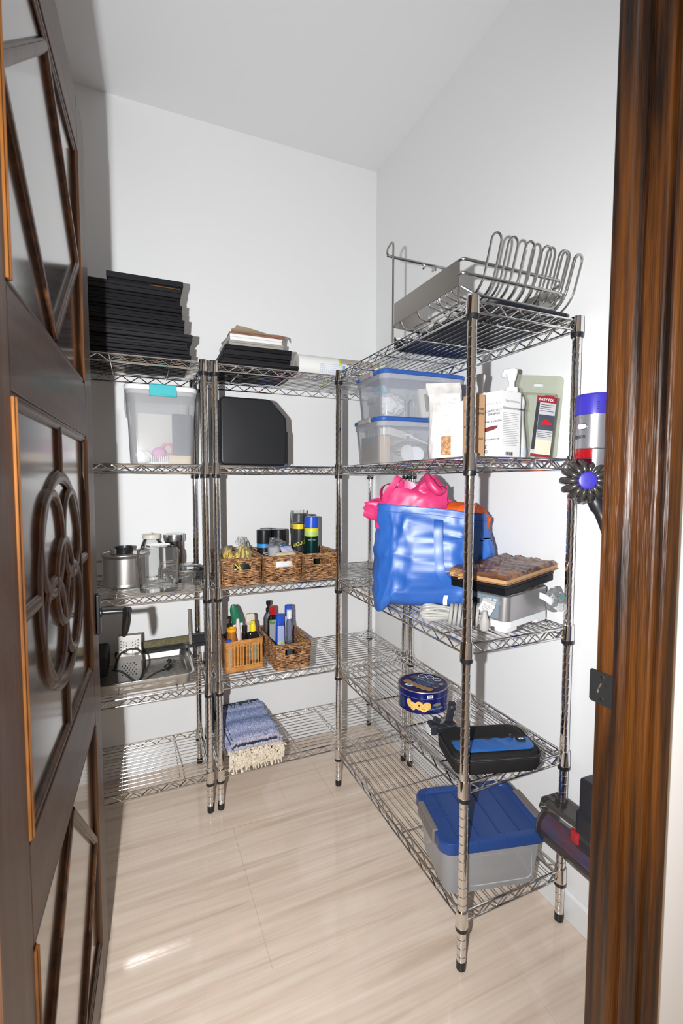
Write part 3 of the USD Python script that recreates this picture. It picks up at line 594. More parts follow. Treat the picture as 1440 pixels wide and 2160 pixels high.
def make_basket(label, w, d, h, loc, rz, group, seed=1):
    t = thing('woven_basket', label, 'basket', loc, rz, group); fl = .006
    O(t, 'weave', weave(w, d, h, fl, seed), 'wicker', 60)
    for z, g, r in ((.004, 0, .0050), (h - .006, fl, .0062)):
        p, nr, Ln = perim(w + 2 * g, d + 2 * g, .012, int((w + d) * 2 / .0028)); O(t, 'rim', rope(np.c_[p, np.full(len(p), z)], r, 2 * PI / .020, 3), 'wicker', 60)
    hz0, hz1, hw = h * .54, h * .82, w * .27
    for s in (-1, 1):
        yy = s * (d / 2 + fl * .6)
        q = fil([(-hw, yy, hz0), (hw, yy, hz0), (hw, yy, hz1), (-hw, yy, hz1)], .008, 5, True); pp = []
        for i in range(len(q)):
            a, b = q[i], q[(i + 1) % len(q)]; m = max(1, int(np.linalg.norm(b - a) / .003)); pp += [a + (b - a) * j / m for j in range(m)]
        tt = np.roll(pp, -1, 0) - np.roll(pp, 1, 0)
        a = np.arange(len(pp)) * .9; pp = np.array(pp); q2 = pp + np.c_[np.zeros(len(pp)), np.cos(a) * .002, np.sin(a) * .0015]
        O(t, 'handle_hole', J(tube(np.vstack([q2, q2[:1]]), .0030, 5), tube(np.vstack([pp + np.c_[np.zeros(len(pp)), -np.cos(a) * .002, -np.sin(a) * .0015], pp[:1]]), .0030, 5)), 'wicker', 60)
    stk = [seg((x, y, .004), (x * (1 + 2 * fl / w), y * (1 + 2 * fl / d), h - .01), .0022, 5) for x in np.linspace(-w / 2, w / 2, 8) for y in (-d / 2, d / 2) if abs(x) > hw] + [seg((x, y, .004), (x * (1 + 2 * fl / w), y * (1 + 2 * fl / d), h - .01), .0022, 5) for y in np.linspace(-d / 2, d / 2, 14) for x in (-w / 2, w / 2)]
    O(t, 'stakes', J(stk), 'wicker', 60, kind='stuff')
    O(t, 'bottom', box(-w / 2 + .004, w / 2 - .004, -d / 2 + .004, d / 2 - .004, .003, .007), 'wicker_inside')
    return t
BG = 'woven baskets on the middle rack'
bkA = make_basket('woven basket holding yellow wrapped packets, next to the post', .150, .300, .117, (-.8245, -.2360, S3 + .0036), 0, BG)
bkB = copy(bkA, 'woven basket holding black jars and paper packets, in the middle of its shelf', (-.6475, -.2400, S3 + .0036), 0, BG)
bkC = copy(bkA, 'woven basket holding two aerosol cans', (-.4710, -.2330, S3 + .0036), 180, BG)
bkD = copy(bkA, 'woven basket holding blue bottles, beside the bamboo basket', (-.6040, -.2365, S4 + .0036), 0, BG)

# contents -----------------------------------------------------------------------
mat('yellow', (.78, .52, .04), .45); mat('yellow_cloth', (.80, .62, .08), .6); mat('blue_band', (.02, .28, .68), .4); mat('cap_blue', (.02, .09, .62), .3); mat('cap_yellow', (.85, .66, .02), .3)
mat('can_green', (.005, .045, .042), .22, .55); mat('label_yellow', (.75, .72, .04), .4); mat('label_aqua', (.10, .55, .50), .4); mat('packet_lilac', (.50, .48, .72), .4); mat('packet_white', (.76, .76, .78), .4); mat('packet_cream', (.80, .70, .45), .45)
def blob(rx, ry, rz, amp, seed, sub=4):
    v, f = V(trimesh.creation.icosphere(sub, 1.)); rs = np.random.RandomState(seed); d = np.zeros(len(v))
    for _ in range(14):
        k = rs.normal(size=3); k /= np.linalg.norm(k); q = rs.uniform(2, 9); d += np.abs(np.sin(v @ k * q + rs.uniform(0, 6))) / q
    return v * (1 + amp * (d - d.mean()))[:, None] * [rx, ry, rz], f
zb = S3 + .012
t = thing('yellow_packet', 'yellow fruit-like packet at the post end of the yellow basket', 'packet', (-.862, -.250, zb + .095), 0)
O(t, 'contents', blob(.026, .045, .040, .12, 3), 'yellow'); O(t, 'wrapper', blob(.031, .052, .046, .5, 4), 'thin_film', 25)
t = thing('yellow_packet', 'crumpled clear bag with pale yellow contents, standing tall', 'packet', (-.795, -.262, zb + .095), 0)
v, f = blob(.043, .052, .060, .35, 6); v = v * np.c_[1 - .45 * np.clip(v[:, 2:] / .058, 0, 1), 1 - .45 * np.clip(v[:, 2:] / .058, 0, 1), np.ones(len(v))]
O(t, 'contents', (v * .88 + [0, 0, -.004], f), 'yellow_cloth', 20); v, f = blob(.040, .050, .060, .55, 8); v = v * np.c_[1 - .5 * np.clip(v[:, 2:] / .062, 0, 1), 1 - .5 * np.clip(v[:, 2:] / .062, 0, 1), np.ones(len(v))]
O(t, 'wrapper', (v, f), 'thin_film', 20)
O(t, 'tied_end', X(blob(.016, .010, .018, .8, 9, 3), (-.012, 0, .066)), 'thin_film', 20)
t = thing('goggles', 'dark goggles seen through the hand hole of the yellow basket', 'goggles', (-.822, -.352, zb + .058), 0)
O(t, 'lens', X(lathe([(.004, -.004), (.022, -.003), (.023, .003), (.004, .005)], 28), (.012, 0, 0), rx=90), 'black_plastic'); O(t, 'strap', tube(smoothcurve([(-.008, -.002, .012), (-.002, -.008, .0), (.002, -.008, -.012), (-.02, -.004, .014), (-.03, -.002, .006)]), .0022, 6), 'yellow_cloth')
O(t, 'bridge', rbox(-.045, -.018, -.006, .006, -.012, -.002, .004), 'packet_white')
mat('jar_black', (.010, .011, .014), .28)
for i, (x, y, lab) in enumerate([(-.682, -.195, 'black jar with blue band, nearest the yellow packets'), (-.613, -.200, 'black jar with blue band and pale logo triangle'), (-.649, -.131, 'black jar with blue band, behind the other two jars')]):
    t = thing('black_jar', lab, 'jar', (x, y, zb + .003), 0, 'black jars')
    O(t, 'jar', lathe([(.030, 0), (.0325, .003), (.0325, .128), (.031, .131)], 40), 'jar_black')
    O(t, 'lid', lathe([(.0335, .1375), (.0343, .139), (.0343, .198), (.0325, .2005), (.01, .201)], 40), 'jar_black')
    O(t, 'band', lathe([(.0332, .119), (.0333, .1195), (.0333, .1365), (.0332, .137)], 40), 'blue_band')
    if i == 1:
        O(t, 'logo', X(prism(Polygon([(-.015, 0), (.015, 0), (0, .028)]), 0, .001), (-.012, -.0350, .106), rx=90, rz=-14), 'packet_white'); O(t, 'logo_text', X(centre(words('MAX', .006)), (-.012, -.0363, .109), rx=90, rz=-14), 'red_plastic')
    O(t, 'label_lines', J([X(box(-.014, .014, -.0004, .0004, -.001, .001), (.0, -.0330, .095 - .009 * k)) for k in range(4)]), 'packet_white')
t = thing('plastic_cup', 'milky plastic cup with clear film in front of the black jars', 'cup', (-.652, -.262, zb + .058), 0)
O(t, 'cup', lathe([(.024, 0), (.026, .002), (.031, .070), (.0325, .071), (.0325, .073), (.029, .072), (.024, .004)], 32), 'bin_plastic_milky'); O(t, 'film', X(blob(.034, .03, .02, 1.2, 12, 3), (.012, .01, .085)), 'thin_film', 15)
def packet(name, mt, label, loc, rx, rz, w, h, cat='packet'):
    P_ = np.linspace(-1, 1, 9); top = []; 
    for s in (1, -1):
        for a in P_:
            for b in P_: top.append((w * a, s * .007 * (1 - a ** 4) * (1 - b ** 4) + .0015 * math.sin(a * 5 + b * 4), h * b))
    fa = []
    for s in (0, 81):
        for r in range(8):
            for c in range(8):
                k = s + r * 9 + c; q = [(k, k + 1, k + 10), (k, k + 10, k + 9)]; fa += q if s else [x[::-1] for x in q]
    return solo(name, X((np.array(top), np.array(fa)), loc, rx=rx, rz=rz), mt, label, cat, smooth=60)
packet('paper_packet', 'packet_lilac', 'lilac and white paper packet leaning in the middle basket', (-.600, -.300, zb + .112), -42, 12, .030, .028)
packet('paper_packet', 'packet_cream', 'cream packet lying at the front rim of the middle basket', (-.615, -.342, zb + .098), -65, -5, .045, .030)
packet('paper_packet', 'packet_white', 'white and yellow packet filling the hand hole of the middle basket', (-.640, -.372, zb + .069), -5, 0, .038, .022)
def can(label, x, y, r, h, body, cap, caph, group='aerosol cans', bag=False):
    t = thing('aerosol_can', label, 'aerosol can', (x, y, zb + .003), 0, group)
    O(t, 'can', lathe([(r * .93, 0), (r, .004), (r, h - caph - .006), (r * .93, h - caph)], 40), body); return t
t = can('aerosol can with bright blue cap and yellow-green band', -.462, -.235, .0335, .258, 'can_green', 'cap_blue', .050)
O(t, 'cap', lathe([(.0325, .206), (.0345, .208), (.0338, .256), (.032, .2585), (.006, .259)], 40), 'cap_blue'); O(t, 'band', lathe([(.0336, .166), (.0340, .1665), (.0340, .2045), (.0336, .205)], 40), 'label_yellow')
def on_cyl(m, r, a0, z):                                                 # wrap lettering round an upright cylinder; a0 = heading of its middle
    v, f = V(centre(m)); a = np.radians(a0) + v[:, 0] / r; return np.c_[(r + v[:, 2]) * np.cos(a), (r + v[:, 2]) * np.sin(a), z + v[:, 1]], f
O(t, 'lettering', on_cyl(words('ULTRA', .0135, True), .0342, -110, .1785), 'label_aqua'); O(t, 'lettering', on_cyl(words('MULTI USE', .0045), .0338, -105, .150), 'packet_white')
t = can('black aerosol can with slanted yellow lettering, inside a clear bag', -.501, -.165, .0325, .270, 'jar_black', 'black_plastic', .05)
O(t, 'cap', lathe([(.0305, .226), (.032, .228), (.030, .268), (.028, .270), (.006, .2705)], 36), 'slate_plastic'); O(t, 'band', lathe([(.0326, .196), (.0330, .1965), (.0330, .2195), (.0326, .22)], 36), 'cap_yellow')
m_ = X(words('MOJO', .017, True)); v, f = m_; v = np.array(v); v[:, 1] += v[:, 0] * .3
O(t, 'lettering', on_cyl((v, f), .0328, -110, .125), 'label_yellow')
lo = []
for zz, s in ((.01, 1.0), (.12, 1.05), (.2, 1.12), (.26, 1.2), (.285, 1.15)):
    a = ring(40, 1.); k = np.arange(40); w = 1 + .06 * np.sin(k * 1.7 + zz * 30) + .05 * np.sin(k * .9 + zz * 50); lo.append(np.c_[a[:, 0] * .0365 * (.9 + .1 * s) * w - .035 * (s - 1), a[:, 1] * .0355 * w, np.full(40, zz)])
O(t, 'clear_bag', loft(lo, True, False), 'clear_plastic', 40)
t = can('black capped can behind the blue capped aerosol', -.438, -.128, .0300, .262, 'can_green', 'black_plastic', .05)
O(t, 'cap', lathe([(.029, .214), (.031, .216), (.0305, .258), (.028, .262), (.006, .2625)], 36), 'slate_plastic')
# ---------------------------------------------------------------- bamboo basket, bottles and rug
mat('bamboo', (.42, .16, .035), .35, var=(.62, .29, .08), vscale=(14, 14, 50), coat=.2); mat('bamboo_light', (.68, .36, .12), .4)
t = thing('bamboo_basket', 'orange bamboo slat basket full of toiletry bottles, beside the post', 'basket', (-.8045, -.245, S4 + .0004), 4)
bw, bd, bh = .160, .125, .137
for s, ax in ((-1, 'x'), (1, 'x'), (-1, 'y'), (1, 'y')):
    L_ = bw if ax == 'x' else bd; n_ = 12 if ax == 'x' else 9
    for k in range(n_):
        c = -L_ / 2 + L_ * (k + .5) / n_; hw_ = L_ / n_ * .34
        m_ = box(c - hw_, c + hw_, -.0013, .0013, .014, bh - .012, .0006)
        v, f = X(m_, rx=2.2 * s * -1 if ax == 'x' else 0)
        if ax == 'x': O(t, 'slat', X((v, f), (0, s * bd / 2, 0)), 'bamboo')
        else: O(t, 'slat', X(m_, (s * bw / 2, 0, 0), rz=90), 'bamboo')
def hoop(z, h_, out, th=.003):
    a, b = sqloop(bw / 2 + out + th, bd / 2 + out + th, .01), sqloop(bw / 2 + out, bd / 2 + out, .009)
    return J(loft([at(a, z), at(a, z + h_), at(b, z + h_), at(b, z), at(a, z)], False, False))
O(t, 'hoop', hoop(0, .018, .001), 'bamboo'); O(t, 'hoop', hoop(bh - .020, .018, .002), 'bamboo'); O(t, 'hoop', hoop(bh - .020, .018, -.005), 'bamboo')
for z in (.021, .0245, bh - .024, bh - .027):
    p, nr, L_ = perim(bw + .008, bd + .008, .01, 180); k = np.arange(180) * 2 * PI / 180 * 21; O(t, 'binding', tube(np.vstack([np.c_[p, z + .0012 * np.sin(k)], np.r_[p[0], z]]), .0011, 5), 'bamboo_light')
for k in range(4): O(t, 'binding', J(tube(fil([(-.05 + .035 * k, -bd / 2 - .0075, bh - .021), (-.045 + .035 * k, -bd / 2 - .0075, bh - .001), (-.045 + .035 * k, -bd / 2 + .006, bh - .001), (-.04 + .035 * k, -bd / 2 + .006, bh - .021)], .002), .0012, 5)), 'bamboo_light')
O(t, 'bottom', box(-bw / 2 + .003, bw / 2 - .003, -bd / 2 + .003, bd / 2 - .003, .002, .005), 'bamboo')
mat('amber', (.34, .12, .02), .25); mat('brown_pump', (.025, .012, .010), .25); mat('cap_green', (.01, .16, .085), .35); mat('tube_white', (.76, .78, .84), .35); mat('cream_bottle', (.72, .66, .54), .4); mat('bottle_black', (.012, .010, .009), .18); mat('label_teal', (.03, .34, .42), .4); mat('frost_grey', (.40, .43, .44), .3); mat('pink_tube', (.76, .66, .66), .4)
zb4 = S4 + .007
def lay(x, y, z): return (x, y, z)
t = thing('lotion_bottle', 'amber bottle with a yellow open collar, next to the post', 'bottle', (-.850, -.272, zb4), 0)
O(t, 'bottle', lathe([(.022, 0), (.028, .004), (.030, .06), (.028, .10), (.016, .163), (.0155, .165)], 32), 'amber'); O(t, 'collar', lathe([(.0165, .161), (.0205, .163), (.021, .177), (.0165, .1785), (.015, .166)], 28), 'cap_yellow2')
t = thing('pump_bottle', 'brown pump bottle behind the amber bottle', 'pump bottle', (-.848, -.215, zb4), 0)
O(t, 'bottle', lathe([(.021, 0), (.024, .004), (.024, .14), (.012, .158)], 28), 'brown_pump'); O(t, 'pump', J(lathe([(.013, .1585), (.014, .160), (.014, .180), (.007, .183), (.006, .203), (.012, .205), (.012, .214), (.003, .216)], 24), tube([(0, 0, .2095), (.025, -.004, .2105), (.032, -.005, .204)], [.006, .005, .0035], 10)), 'brown_pump')
t = thing('pump_bottle', 'frosted grey bottle with black angled nozzle, behind the amber bottle', 'pump bottle', (-.812, -.208, zb4), 0)
O(t, 'bottle', lathe([(.010, 0), (.0115, .004), (.0115, .15), (.009, .162)], 28), 'frost_grey'); O(t, 'nozzle', J(lathe([(.009, .1625), (.0095, .185), (.006, .196)], 18), tube([(0, 0, .190), (.004, -.012, .192), (.006, -.018, .178)], [.006, .005, .003], 10)), 'brown_pump')
t = thing('squeeze_tube', 'white squeeze tube with dark green cap, leaning out', 'tube', (-.774, -.2200, zb4 + .0055), 0, ry=-13)
O(t, 'tube', loft([at(ring(28) * [.022, .0035], 0), at(ring(28) * [.024, .008], .05), at(ring(28) * [.023, .013], .180)]), 'tube_white'); O(t, 'cap', loft([at(ring(28) * [.0235, .0135], .1805), at(ring(28) * [.0235, .0135], .21), at(ring(28) * [.018, .0115], .252), at(ring(28) * [.009, .007], .268), at(ring(28) * [.002, .002], .270)]), 'cap_green')
t = thing('lotion_bottle', 'flat cream bottle with faint lettering, behind the yellow nozzle', 'bottle', (-.752, -.203, zb4), 0)
O(t, 'bottle', loft([at(sqloop(.022, .009, .008), 0), at(sqloop(.0225, .0095, .009), .08), at(sqloop(.022, .009, .009), .205), at(sqloop(.018, .007, .006), .213), at(sqloop(.014, .005, .004), .214)]), 'cream_bottle'); O(t, 'lettering', X(centre(words('FLAX', .011)), (0, -.0098, .170), rx=90), 'ink_grey')
t = thing('spray_bottle', 'black bottle with yellow nozzle and teal label', 'bottle', (-.758, -.281, zb4), 4)
O(t, 'bottle', loft([at(sqloop(.026, .013, .012), 0), at(sqloop(.0275, .0145, .0135), .004), at(sqloop(.0275, .0145, .0135), .135), at(sqloop(.022, .013, .0125), .150), at(sqloop(.011, .010, .0098), .156)]), 'bottle_black'); O(t, 'nozzle', J(lathe([(.012, .1565), (.0145, .158), (.0145, .170), (.0120, .182), (.0095, .198), (.0080, .203)], 24), box(-.005, .006, -.016, .004, .188, .202, .003)), 'cap_yellow')
O(t, 'label', box(-.0215, .0235, -.0152, -.0142, .030, .125), 'label_teal'); O(t, 'emblem', X(lathe([(.010, 0), (.010, .0006)], 20), (.001, -.0154, .108), rx=90), 'packet_white'); O(t, 'lettering', X(centre(words('ALOE', .009)), (.001, -.0155, .082), rx=90), 'packet_white')
t = thing('dark_jar', 'dark square bottle with a ribbed black cap behind the yellow nozzle', 'bottle', (-.792, -.258, zb4), 4)
O(t, 'bottle', loft([at(sqloop(.012, .013, .01), 0), at(sqloop(.013, .014, .011), .14), at(sqloop(.009, .010, .008), .152)]), 'bottle_black'); O(t, 'cap', lathe([(.0105, .1525), (.011, .178), (.009, .1795)], 20), 'black_plastic')
t = thing('lotion_bottle', 'pale pink bottle behind the green capped tube', 'bottle', (-.816, -.236, zb4), 0)
O(t, 'bottle', loft([at(sqloop(.012, .009, .008), 0), at(sqloop(.0125, .010, .009), .15), at(sqloop(.008, .008, .007), .19), at(sqloop(.006, .006, .005), .206)]), 'pink_tube')
t = thing('blue_cap_bottle', 'small bottle with a royal blue cap at the front corner of the bamboo basket', 'bottle', (-.868, -.3020, zb4 + .0), 0)
O(t, 'bottle', lathe([(.009, 0), (.0098, .003), (.0098, .118)], 20), 'frost_grey'); O(t, 'cap', lathe([(.0105, .1185), (.011, .120), (.011, .135), (.008, .137)], 20), 'cap_blue')

zb5 = S4 + .0115
clear('smoke_plastic', tint=(.75, .77, .80), haze=.12, rough=.06); mat('liquid_teal', (.005, .055, .085), .12); mat('rainbow_y', (.85, .55, .03), .4); mat('rainbow_c', (.20, .62, .72), .4); mat('label_grey', (.40, .41, .41), .5); mat('bottle_blue', (.02, .08, .50), .28); mat('blue_pale', (.42, .47, .74), .3); mat('leaf_green', (.12, .30, .05), .5)
t = thing('pump_bottle', 'smoky clear bottle with black pump, at the back of the basket', 'pump bottle', (-.6450, -.125, zb5), 0)
O(t, 'bottle', lathe([(.024, 0), (.0255, .004), (.0255, .155), (.020, .175), (.011, .186)], 32), 'smoke_plastic'); O(t, 'pump', J(lathe([(.0125, .1865), (.0135, .188), (.0135, .205), (.007, .208), (.007, .222), (.012, .223), (.012, .240), (.004, .242)], 24), tube([(0, 0, .232), (-.008, -.016, .232), (-.009, -.022, .227)], [.006, .005, .0035], 10)), 'black_plastic')
t = thing('shampoo_bottle', 'black bottle with red cap and grey leaf label', 'bottle', (-.6400, -.180, zb5), 8)
O(t, 'bottle', loft([at(sqloop(.024, .013, .012), 0), at(sqloop(.0255, .0145, .0135), .004), at(sqloop(.0255, .0145, .0135), .165), at(sqloop(.020, .013, .0125), .180), at(sqloop(.010, .010, .0098), .187)]), 'bottle_black'); O(t, 'cap', loft([at(sqloop(.0135, .0120, .004), .1875), at(sqloop(.0135, .0120, .004), .225), at(sqloop(.012, .0105, .004), .2275)]), 'red_plastic')
O(t, 'label', box(-.022, .022, -.0152, -.0143, .045, .165), 'label_grey'); O(t, 'leaf_print', X(J(X(lathe([(.009, 0), (.009, .0005)], 12), s=(1.6, .8, 1)), X(lathe([(.007, 0), (.007, .0005)], 12), (-.010, .010, 0), rz=50, s=(1.5, .7, 1))), (-.006, -.0153, .150), rx=90), 'leaf_green'); O(t, 'lettering', X(J(*[X(box(-.016 + .002 * (k % 3), .016 - .003 * (k % 2), 0, .0016, 0, .0004), (0, -.006 * k, 0)) for k in range(11)]), (0, -.0153, .118), rx=90), 'frost_grey')
def talc(label, x, y, rz, s=1., tall=0., cap='cap'):
    t = thing('conditioner_bottle', label, 'bottle', (x, y, zb5), rz, 'blue bottles in the woven basket')
    O(t, 'bottle', loft([at(sqloop(.020, .013, .0125), 0), at(sqloop(.0225, .0155, .015), .004), at(sqloop(.0215, .0150, .0145), .08), at(sqloop(.0195, .0140, .0135), .160 + tall), at(sqloop(.0175, .0125, .0122), .168 + tall)]), 'bottle_blue')
    O(t, 'cap', loft([at(sqloop(.0185, .0135, .0130), .1685 + tall), at(sqloop(.0190, .0140, .0135), .172 + tall), at(sqloop(.0185, .0135, .013), .202 + tall), at(sqloop(.015, .011, .0105), .206 + tall)]), 'cap_blue')
    an = np.radians(np.linspace(-65, 65, 12)); v = np.array([((.0205 - .0015 * (zz - .05) / .11) * math.sin(a) * 1.02, -(.0138 + .0022 * math.cos(a)) + .0009 * 0 - .0004, zz) for zz in (.055, .155 + tall) for a in an]); fa = []
    for k in range(11): fa += [(k, k + 1, k + 13), (k, k + 13, k + 12)]
    O(t, 'label', (v * [.92, 1.02, 1], np.array(fa)), 'blue_pale')
    for q, (mt, zz) in enumerate((('rainbow_y', .070), ('rainbow_c', .061))): O(t, 'rainbow_print', tube([(-.016 + .032 * w, -.0175 - .0010 * math.sin(PI * w), zz + .012 * math.sin(PI * w)) for w in np.linspace(0, 1, 9)], .0028, 6), mt)
    return t
talc('blue bottle with a rainbow label and flat blue cap, in front', -.6260, -.255, 5)
talc('taller blue bottle with a rainbow label, leaning at the right of its basket', -.5680, -.205, -20, tall=.026)
t = thing('mouthwash_bottle', 'clear bottle with white cap half full of teal liquid', 'bottle', (-.5860, -.272, zb5), 10)
O(t, 'bottle', loft([at(sqloop(.0155, .0125, .011), 0), at(sqloop(.0165, .0135, .012), .004), at(sqloop(.0165, .0135, .012), .08), at(sqloop(.0135, .0115, .011), .11), at(sqloop(.0160, .0135, .012), .140), at(sqloop(.0145, .012, .011), .168), at(sqloop(.0085, .0085, .0083), .185)]), 'smoke_plastic')
O(t, 'liquid', loft([at(sqloop(.0145, .0115, .010), .004), at(sqloop(.0152, .0122, .011), .078)]), 'liquid_teal'); O(t, 'cap', lathe([(.0105, .1855), (.012, .187), (.012, .226), (.010, .2275)], 24), 'white_plastic')

# folded rug -----------------------------------------------------------------------
n = {'tc': ('texture_coordinate', {}), 's': ('separate_xyz', {}), 'nn': ('noise_texture', dict(scale=9., detail=2.)), 'w1': ('math', dict(math_type='multiply_add', value2=.05, value3=0.)), 'ad': ('math', dict(math_type='add')),
     'mm': ('math', dict(math_type='multiply', value2=2.55)), 'fr': ('math', dict(math_type='fraction')),
     'r': ('rgb_ramp', dict(ramp=[(.0, (.10, .135, .27)), (.10, (.30, .36, .56)), (.22, (.15, .20, .37)), (.30, (.42, .46, .62)), (.40, (.19, .24, .42)), (.52, (.36, .42, .60)), (.60, (.46, .43, .52)), (.70, (.20, .24, .40)), (.80, (.40, .42, .60)), (.90, (.24, .28, .46)), (1., (.10, .135, .27))])),
     'n2': ('noise_texture', dict(scale=160., detail=2.)), 'r2': ('rgb_ramp', dict(ramp=[(.3, (.72, .72, .74)), (.65, (1.25, 1.25, 1.25))])), 'x': ('mix', dict(mix_type='multiply', fac=1.)), 'p': ('principled_bsdf', dict(roughness=.9, sheen_weight=.25))}
usdkit.material(stage, '/World/Looks/rug_blue', n, [('tc.object', 's.vector'), ('tc.object', 'nn.vector'), ('nn.fac', 'w1.value1'), ('s.y', 'ad.value1'), ('w1.value', 'ad.value2'), ('ad.value', 'mm.value1'), ('mm.value', 'fr.value1'), ('fr.value', 'r.fac'), ('tc.object', 'n2.vector'), ('n2.fac', 'r2.fac'), ('r.color', 'x.color1'), ('r2.color', 'x.color2'), ('x.color', 'p.base_color')], surface='p.BSDF')
mat('rug_cream', (.66, .57, .45), .9, var=(.78, .70, .58), vscale=(60, 60, 60)); mat('rug_navy', (.015, .02, .035), .95, var=(.05, .06, .09), vscale=(80, 80, 80))
t = thing('folded_rug', 'folded blue striped chenille rug with cream fringed end', 'rug', (-.781, -.235, S5 + .0004), 1)
rs = np.random.RandomState(4); core = rbox(-.110, .110, -.168, .198, .004, .118, .024, .034); O(t, 'under_fold', rbox(-.104, .104, -.165, .190, 0, .052, .018), 'rug_cream')
O(t, 'body', core, 'rug_navy')
tuft = V(trimesh.creation.icosphere(1, 1.)); TV, TF = [], []; nT = 0
def tufts(pts, nrm, r, ln):
    global nT
    for p, q in zip(pts, nrm):
        s_ = r * rs.uniform(.8, 1.25); d = np.asarray(q) + rs.normal(0, .22, 3); d /= np.linalg.norm(d)
        v = tuft[0] * s_; v = v + np.outer(v @ d, d) * (ln - 1) + p; TV.append(v); TF.append(tuft[1] + nT); nT += len(v)
pts, nr = [], []
for y in np.arange(-.185, .199, .0115):
    for x in np.arange(-.108, .109, .0080):
        zz = .118 - .018 * max(0, (y - .05) / .15) ** 2
        ex = max(0, (abs(x) - .088) / .018); zz -= .022 * ex ** 2
        ey = max(0, (-.160 - y) / .026); zz -= .030 * ey ** 2
        pts.append((x + rs.normal(0, .0008), y + rs.normal(0, .001), zz + rs.normal(0, .001))); nr.append((ex * .8 * np.sign(x), -ey * .9 + .25, 1))
for s in (-1, 1):
    for y in np.arange(-.17, .19, .0115):
        for z in (.094, .082, .070): pts.append((s * (.110 + rs.normal(0, .001)), y, z)); nr.append((s, 0, -.3))
tufts(pts, nr, .0056, 1.9)
O(t, 'pile', (np.vstack(TV), np.vstack(TF)), 'rug_blue', True, kind='stuff')
TV, TF, nT = [], [], 0; pts, nr = [], []
for x in np.arange(-.112, .113, .0075):
    for z in np.arange(.008, .080, .0095): pts.append((x + rs.normal(0, .0015), -.176 - .018 * math.sin(z * 40) + rs.normal(0, .002), z)); nr.append((rs.normal(0, .4), -1, rs.normal(-.2, .5)))
tufts(pts, nr, .0052, 2.0); O(t, 'cream_pile', (np.vstack(TV), np.vstack(TF)), 'rug_cream', True, kind='stuff')
for k in range(26):
    x = -.108 + .0086 * k + rs.normal(0, .001); dx = rs.normal(0, .006); top = k % 3 == 0
    z0 = .078 if top else .012
    p = [(x, -.178, z0), (x + dx * .3, -.193, z0 + (.008 if top else -.001)), (x + dx, -.205 - rs.uniform(0, .006), z0 + (.004 if top else -.010 - rs.uniform(0, .006)))]
    O(t, 'fringe', tube(smoothcurve(p, 4), np.linspace(.0036, .0030, 9), 6), 'rug_cream')
for k in range(7):
    y = -.172 + .012 * k; O(t, 'fringe', tube(smoothcurve([(.104, y, .062 - .004 * k), (.120, y - .006, .066 - .005 * k), (.130 + rs.uniform(0, .006), y - .012, .058 - .006 * k)], 4), np.linspace(.0036, .003, 9), 6), 'rug_cream')
t = thing('dark_slipper_bag', 'dark navy knitted roll behind the rug, next to the post', 'bag', (-.9105, -.075, S5 + .0004), 0)
O(t, 'roll', X(blob(.0060, .05, .115, .2, 21), (0, 0, .118)), 'rug_navy')
# ---------------------------------------------------------------- right rack, top shelf: drainboard and dish rack
mat('board_black', (.008, .010, .016), .4); mat('rack_wire', (.52, .51, .49), .28, 1.); mat('rack_band', (.42, .39, .36), .34, 1., bump=.02, bscale=(4, 300, 4))
t = thing('drainboard', 'black ribbed plastic drainboard under the dish rack', 'drainboard', (-.200, -1.075, S1 + .0004), 0)
O(t, 'tray', loft([at(sqloop(.140, .245, .03), 0), at(sqloop(.145, .250, .034), .003), at(sqloop(.149, .254, .038), .010), at(sqloop(.150, .255, .04), .011), at(sqloop(.146, .251, .036), .011), at(sqloop(.142, .246, .032), .004)]), 'board_black')
for k in range(11): O(t, 'rib', box(-.130 + .026 * k - .003, -.130 + .026 * k + .003, -.235, .235, .0035, .0065, .001), 'board_black')
O(t, 'back_wall', J(box(-.150, .06, .2545, .2615, .004, .046, .002), *[box(-.143 + .0125 * k, -.137 + .0125 * k, .2520, .2555, .006, .044, .001) for k in range(16)]), 'board_black')
O(t, 'back_rail', box(-.154, .064, .254, .266, .0460, .0530, .002), 'white_card')
zr = S1 + .0205
t = thing('dish_rack', 'steel wire dish rack with loop prongs and a flat steel side band', 'dish rack', (0, 0, zr), 0)
RX0, RX1, RY0, RY1, W_ = -.418, -.040, -1.292, -.905, .0036
band = [(-.392, RY1), (RX0, RY1 - .026), (RX0, RY0 + .035)]
bl = fil([(-.30, RY1, 0), (RX0, RY1, 0), (RX0, RY0 + .012, 0)], .035, 8)
bo = [np.r_[q, 0][:3] for q in bl]; L = []
for i, q in enumerate(bl):
    tn = bl[min(i + 1, len(bl) - 1)] - bl[max(i - 1, 0)]; tn /= np.linalg.norm(tn); nn = np.array([-tn[1], tn[0], 0]) * .0012
    L.append([q + nn + [0, 0, .032], q - nn + [0, 0, .032], q - nn + [0, 0, .101], q + nn + [0, 0, .101]])
O(t, 'side_band', loft(L), 'rack_band')
def rect(z, x0=RX0, x1=RX1, y0=RY0, y1=RY1, r=.05): return fil([(x0, y0, z), (x1, y0, z), (x1, y1, z), (x0, y1, z)], r, 7, True)
for z in (.098, .062): O(t, 'rail', tube(fil([(RX0 + .002, RY0 + .02, z), (RX0 + .002, RY0, z), (RX1, RY0, z), (RX1, RY1 - .02, z)], .045, 8), W_ * 1.15, 8), 'rack_wire')
O(t, 'base_rail', tube(rect(.018, RX0 + .055, RX1 - .035, RY0 + .055, RY1 - .03), W_, 8, True), 'rack_wire')
O(t, 'base_rail', tube(fil([(RX0 + .02, RY0 + .03, .040), (RX0 + .06, RY0 + .015, .018), (RX1 - .05, RY0 + .015, .018), (RX1 - .01, RY0 + .03, .040)], .02), W_, 8), 'rack_wire')
